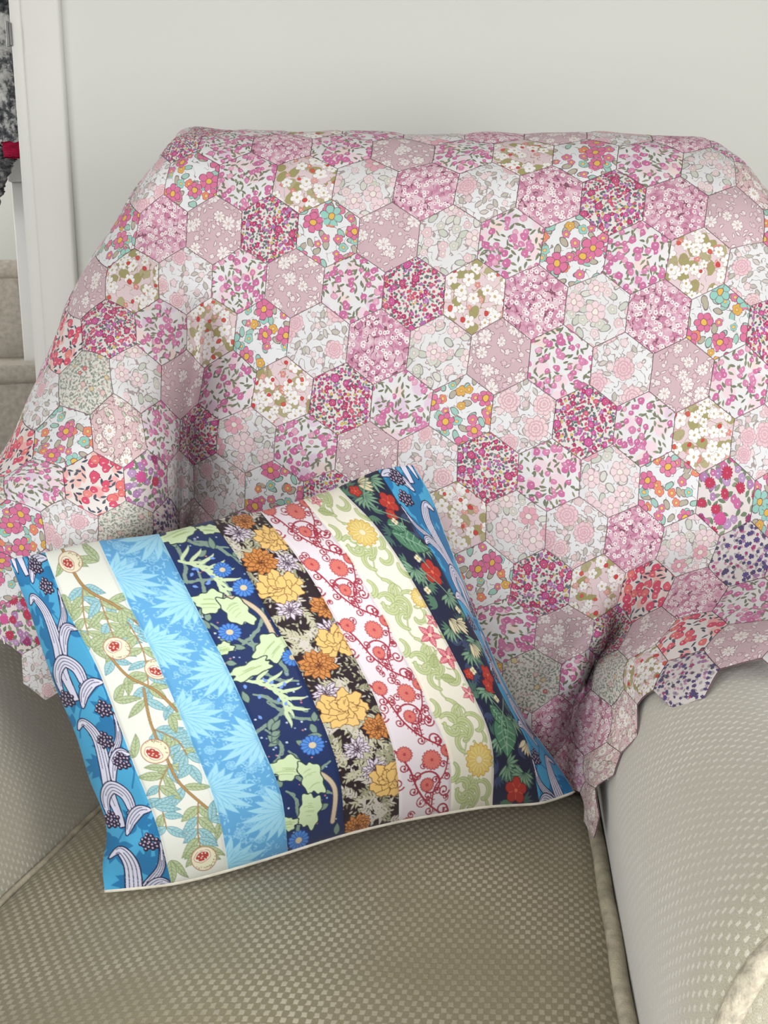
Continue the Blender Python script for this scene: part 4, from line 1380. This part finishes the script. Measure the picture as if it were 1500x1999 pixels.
def paint_scroll(seed):
    g = np.random.RandomState(seed)
    RD, CO = (166, 54, 74), (220, 122, 112)
    c = Cv((236, 227, 234))
    per = 1.30

    def curl(x, y, R, a, t, w=0.026, sweep=470):
        c.scroll(x, y, R, a, t, w, RD, sweep, bud=0.026)

    def stem(P, w, sgn, step=5, R=0.085):
        c.line(P, w, RD)
        for q in range(2, len(P) - 2, step):
            d = P[q + 1] - P[q - 1]; a = math.degrees(math.atan2(d[1], d[0]))
            s1 = 1 if (q // step) % 2 else -1
            curl(P[q][0], P[q][1], R, a - s1 * 25, s1)
        for q in range(1, len(P) - 1, 2):      # thorns
            d = P[q + 1] - P[q - 1]; a = math.degrees(math.atan2(d[1], d[0]))
            e = math.radians(a + (70 if q % 4 else -70))
            c.line([P[q], P[q] + 0.05 * np.array([math.cos(e), math.sin(e)])], 0.016, RD)
    for k in range(46):
        curl(g.uniform(0, 1), g.uniform(0, LEN), g.uniform(0.06, 0.10), g.uniform(0, 360), g.choice([-1, 1]), 0.022)
    for k in range(-1, 6):
        y = 0.05 + k * per
        stem(spl([(0.02, y - 0.15), (0.22, y + 0.22), (0.34, y + 0.62), (0.56, y + 0.95), (0.90, y + 1.22)], 36), 0.036, 1)
        stem(spl([(0.60, y + 0.98), (0.66, y + 0.66), (0.86, y + 0.42), (0.98, y + 0.12)], 24), 0.03, -1, 4, 0.075)
        c.line(np.array(c.scroll(0.30, y + 0.50, 0.27, -75, 1, 0.034, RD, 400)), 0.034, RD)
        curl(0.84, y + 1.20, 0.13, -10, -1, 0.034)
        curl(0.10, y + 0.55, 0.12, 120, 1, 0.03)
        curl(0.95, y + 0.75, 0.11, 100, 1, 0.03)
        for (x, yy, R) in ((0.66, y + 0.14, 0.19), (0.18, y - 0.05, 0.15), (0.52, y + 0.58, 0.13), (0.98, y + 0.02, 0.12)):
            c.flower(x, yy, R, 17, CO, RD, 0.22, None, 0.16, 0, None, 0.012)
            for q in range(12):
                a = q * 2.4; r = 0.024 * math.sqrt(q)
                c.dot(x + r * math.cos(a), yy + r * math.sin(a), 0.007, (188, 78, 86))
            c.dot(x, yy, 0.03, (188, 70, 80))
    return c.out()


def paint_cream(seed):
    g = np.random.RandomState(seed)
    GR, GL = (198, 208, 158), (150, 164, 106)
    c = Cv((242, 238, 222))

    def horn(x, y, R, a, t, sw=230, w=0.085):
        pts = np.array(c.scroll(x, y, R, a, t, 0.001, GL, sw))
        c.line(pts, w * 0.35, GL)
        n = len(pts); wid = w * np.sin(np.linspace(0.1, 1, n) * math.pi) ** 0.8 + 0.012
        for q in range(n - 1):
            c.line(pts[q:q + 2], wid[q] + 0.022, GL)
        for q in range(n - 1):
            c.line(pts[q:q + 2], wid[q], GR)
        c.line(pts[3:-5] + [0.008, 0.0], 0.01, GL)
    for k in range(6):
        y = -0.1 + k * 1.22
        st = spl([(0.1, y), (0.45, y + 0.3), (0.35, y + 0.7), (0.65, y + 1.05), (0.5, y + 1.35)])
        c.line(st, 0.034, GL); c.line(st, 0.018, GR)
        for (x, yy, R, a, t) in ((0.25, y + 0.12, 0.22, -30, 1), (0.42, y + 0.36, 0.25, 0, -1), (0.38, y + 0.6, 0.22, 200, 1), (0.40, y + 0.8, 0.27, 20, 1), (0.55, y + 0.95, 0.22, 170, -1), (0.62, y + 1.15, 0.24, -20, 1), (0.15, y + 0.0, 0.18, 120, -1), (0.85, y + 0.3, 0.2, 60, 1), (0.9, y + 0.62, 0.22, 120, -1), (0.1, y + 0.75, 0.2, 40, 1), (0.12, y + 1.1, 0.2, -40, 1)):
            horn(x, yy, R, a, t)
    for (x, y, R) in ((0.62, 0.98, 0.30), (0.95, 2.45, 0.20), (0.66, 5.55, 0.31)):
        c.flower(x, y, R * 1.12, 13, (242, 238, 222), None, 0.2)
        c.flower(x, y, R, 15, (228, 200, 116), (196, 158, 70), 0.22, (242, 232, 200), 0.2, 0, (244, 228, 170), 0.014)
    for (x, y, R) in ((0.72, 3.15, 0.25), (0.86, 3.62, 0.25), (0.92, 4.35, 0.18), (0.25, 0.1, 0.14), (0.95, 2.9, 0.16)):
        c.dot(x, y, R * 0.9, (242, 238, 222))
        for q in range(5):
            c.leaf(x, y, R, R * 0.5, q * 72 + 20, (212, 98, 116), (172, 56, 80), (240, 184, 186), 0.012)
        c.dot(x, y, R * 0.16, (240, 214, 190))
    for (x, y, a) in ((0.45, 3.75, -60), (0.5, 3.95, 20), (0.12, 0.3, 30)):
        c.leaf(x, y, 0.3, 0.17, a, (184, 196, 142), GL, GL, 0.013)
    return c.out()


def paint_dark(seed):
    g = np.random.RandomState(seed)
    c = Cv((34, 38, 66))
    SG, GN, RD = (128, 164, 138), (84, 132, 104), (182, 58, 50)
    for k in range(60):
        x, y, a = g.uniform(0, 1), g.uniform(0, LEN), g.uniform(0, 360)
        col = [(62, 74, 108), (84, 122, 100), (70, 100, 96)][g.randint(3)]
        for q in range(-2, 3):
            c.leaf(x, y, 0.22, 0.05, a + q * 26, col)
    for (x, y, a) in ((0.3, 0.35, 80), (0.3, 2.0, 60), (0.45, 3.6, 80), (0.4, 4.3, 90), (0.3, 5.7, 40), (0.7, 5.85, 120), (0.2, 1.9, 140), (0.7, 0.1, 90), (0.8, 1.5, 120), (0.7, 2.5, 70), (0.25, 3.1, 60), (0.8, 3.4, 110), (0.8, 4.9, 100), (0.2, 5.2, 60)):
        for q in range(-4, 5):
            c.leaf(x, y, 0.36 - 0.02 * abs(q), 0.07, a + q * 20, SG, (40, 70, 60), None, 0.011, 0.2 * np.sign(q))
    for (x, y, a, l, w) in ((0.25, 1.15, 30, 0.85, 0.52), (0.3, 1.0, 10, 0.5, 0.3), (0.50, 4.75, 95, 0.85, 0.6), (0.3, 4.6, 60, 0.5, 0.3)):
        c.leaf(x, y, l, w, a, GN, (36, 70, 54), (150, 190, 160), 0.02, 0.1)
        for q in range(7):
            c.scroll(x + g.uniform(0.05, 0.5) * l * math.cos(math.radians(a)) + g.uniform(-.1, .1), y + g.uniform(0.1, 0.8) * l * math.sin(math.radians(a)), 0.07, g.uniform(0, 360), 1, 0.014, (52, 92, 72), 220)
    for (x, y, R) in ((0.75, 0.62, 0.22), (0.6, 0.85, 0.14), (0.62, 2.05, 0.26), (0.72, 4.05, 0.2), (0.55, 4.25, 0.16), (0.5, 6.15, 0.24), (0.25, 0.2, 0.13), (0.15, 4.0, 0.12)):
        c.flower(x, y, R, 5, RD, (104, 26, 30), 0.35, (226, 120, 90), 0.14, g.uniform(0, 6), (216, 96, 74), 0.015)
    for (x, y) in ((0.55, 0.98), (0.22, 2.35), (0.45, 1.75), (0.62, 4.5), (0.3, 3.95), (0.8, 2.8)):
        c.flower(x, y, 0.085, 4, (232, 224, 198), (90, 90, 70), 0.35, (196, 176, 96), 0.3, 0.4, None, 0.012)
    for (x, y, a) in ((0.35, 2.95, 60), (0.5, 3.05, 20), (0.6, 3.45, 70), (0.4, 0.12, 10), (0.95, 5.3, 120)):
        for q in range(-2, 3):
            c.leaf(x, y, 0.32, 0.10, a + q * 18, (222, 212, 178), (70, 74, 60), None, 0.012)
    for k in range(5):
        y = g.uniform(0, LEN)
        c.line(spl([(g.uniform(0.2, 1), y), (g.uniform(0.2, 1), y + 0.5), (g.uniform(0.2, 1), y + 1.0)]), 0.022, SG)
    return c.out()


cushion = empty('patchwork_cushion', tuple(at_y(560, 1690, 1.0)), 'rectangular patchwork cushion of nine floral strips resting on the armchair seat', 'cushion')
painters = [(paint_blue, 5, 'blue strip with pale ribbon leaves and dark berries'), (paint_fruit, 6, 'cream strip with fruit branches'), (paint_fan, 7, 'light blue strip with fan leaves'),
            (paint_navy, 8, 'navy strip with pale green leaves and blue daisies'), (paint_brown, 9, 'dark brown strip with orange and yellow flowers'), (paint_scroll, 10, 'pale strip with crimson scrolls and coral flowers'),
            (paint_cream, 11, 'cream strip with green scrolls and yellow flowers'), (paint_dark, 12, 'dark navy strip with red flowers and green leaves'), (paint_blue, 13, 'blue strip with pale ribbon leaves')]
nbm = NB('printed_cotton', 0.7, 0.08, 0.3)
at = nbm.n('ShaderNodeAttribute', attribute_name='print')
co = nbm.n('ShaderNodeTexCoord').outputs['Object']
M_PRINT = nbm.done(at.outputs['Color'], nbm.noise(co, 900.0, 1.0), 0.08, 0.0006)
for k, (fn, seed, lab) in enumerate(painters):
    img = fn(seed, True) if (fn is paint_blue and k == 8) else fn(seed)
    h, w_ = img.shape[:2]
    S, T = np.meshgrid(k + np.linspace(0, 1, w_), np.linspace(0, 1, h), indexing='ij')
    P = cushion_pts(S.ravel(), T.ravel(), 1.0)
    me = mesh_np('fabric_strip', P, grid_faces(w_, h), None, img.transpose(1, 0, 2).reshape(-1, 3))
    o = link('fabric_strip', me, M_PRINT, cushion)
    o['label'] = lab
S, T = np.meshgrid(np.linspace(0, 9, 60), np.linspace(0, 1, 50), indexing='ij')
P = cushion_pts(S.ravel(), T.ravel(), -1.0)
nb = NB('cushion_back_print', 0.75, 0.08, 0.3)
uv = nb.uv()
c = nb.mix(0.0, (236, 232, 216), WHITE)
c = nb.leaf(c, uv, 26.0, 201, 0.5, 0.3, [(0, (150, 170, 130)), (0.5, (110, 150, 170))], (90, 90, 80), 0.8)
c = nb.flower(c, uv, 16.0, 202, 6, 0.4, 0.3, [(0, (200, 120, 100)), (0.5, (110, 160, 200))], (80, 60, 70), (236, 220, 180), 0.3, 0.5)
M_CB = nb.done(c)
me = mesh_np('back_panel', P, grid_faces(60, 50, flip=True), np.stack([S.ravel() * 0.05, T.ravel() * 0.38], -1))
link('back_panel', me, M_CB, cushion)
# seam edge of the back fabric showing around the cushion
n = 120
loopS = np.concatenate([np.linspace(0, 9, n), np.full(n, 9.0), np.linspace(9, 0, n), np.zeros(n)])
loopT = np.concatenate([np.zeros(n), np.linspace(0, 1, n), np.ones(n), np.linspace(1, 0, n)])
keep = np.ones(4 * n, bool); keep[[n, 2 * n, 3 * n, 4 * n - 1]] = False
E = cushion_pts(loopS[keep], loopT[keep], -1.0)
E[:, 1] += 0.0025; E[:, 2] -= 0.0012
tube('edge_seam', E, np.where(loopT[keep] > 0.999, 0.0030, 0.0007), plain('cream_edge', (226, 220, 204), 0.8, 0.08, 60.0), cushion, 8, True)
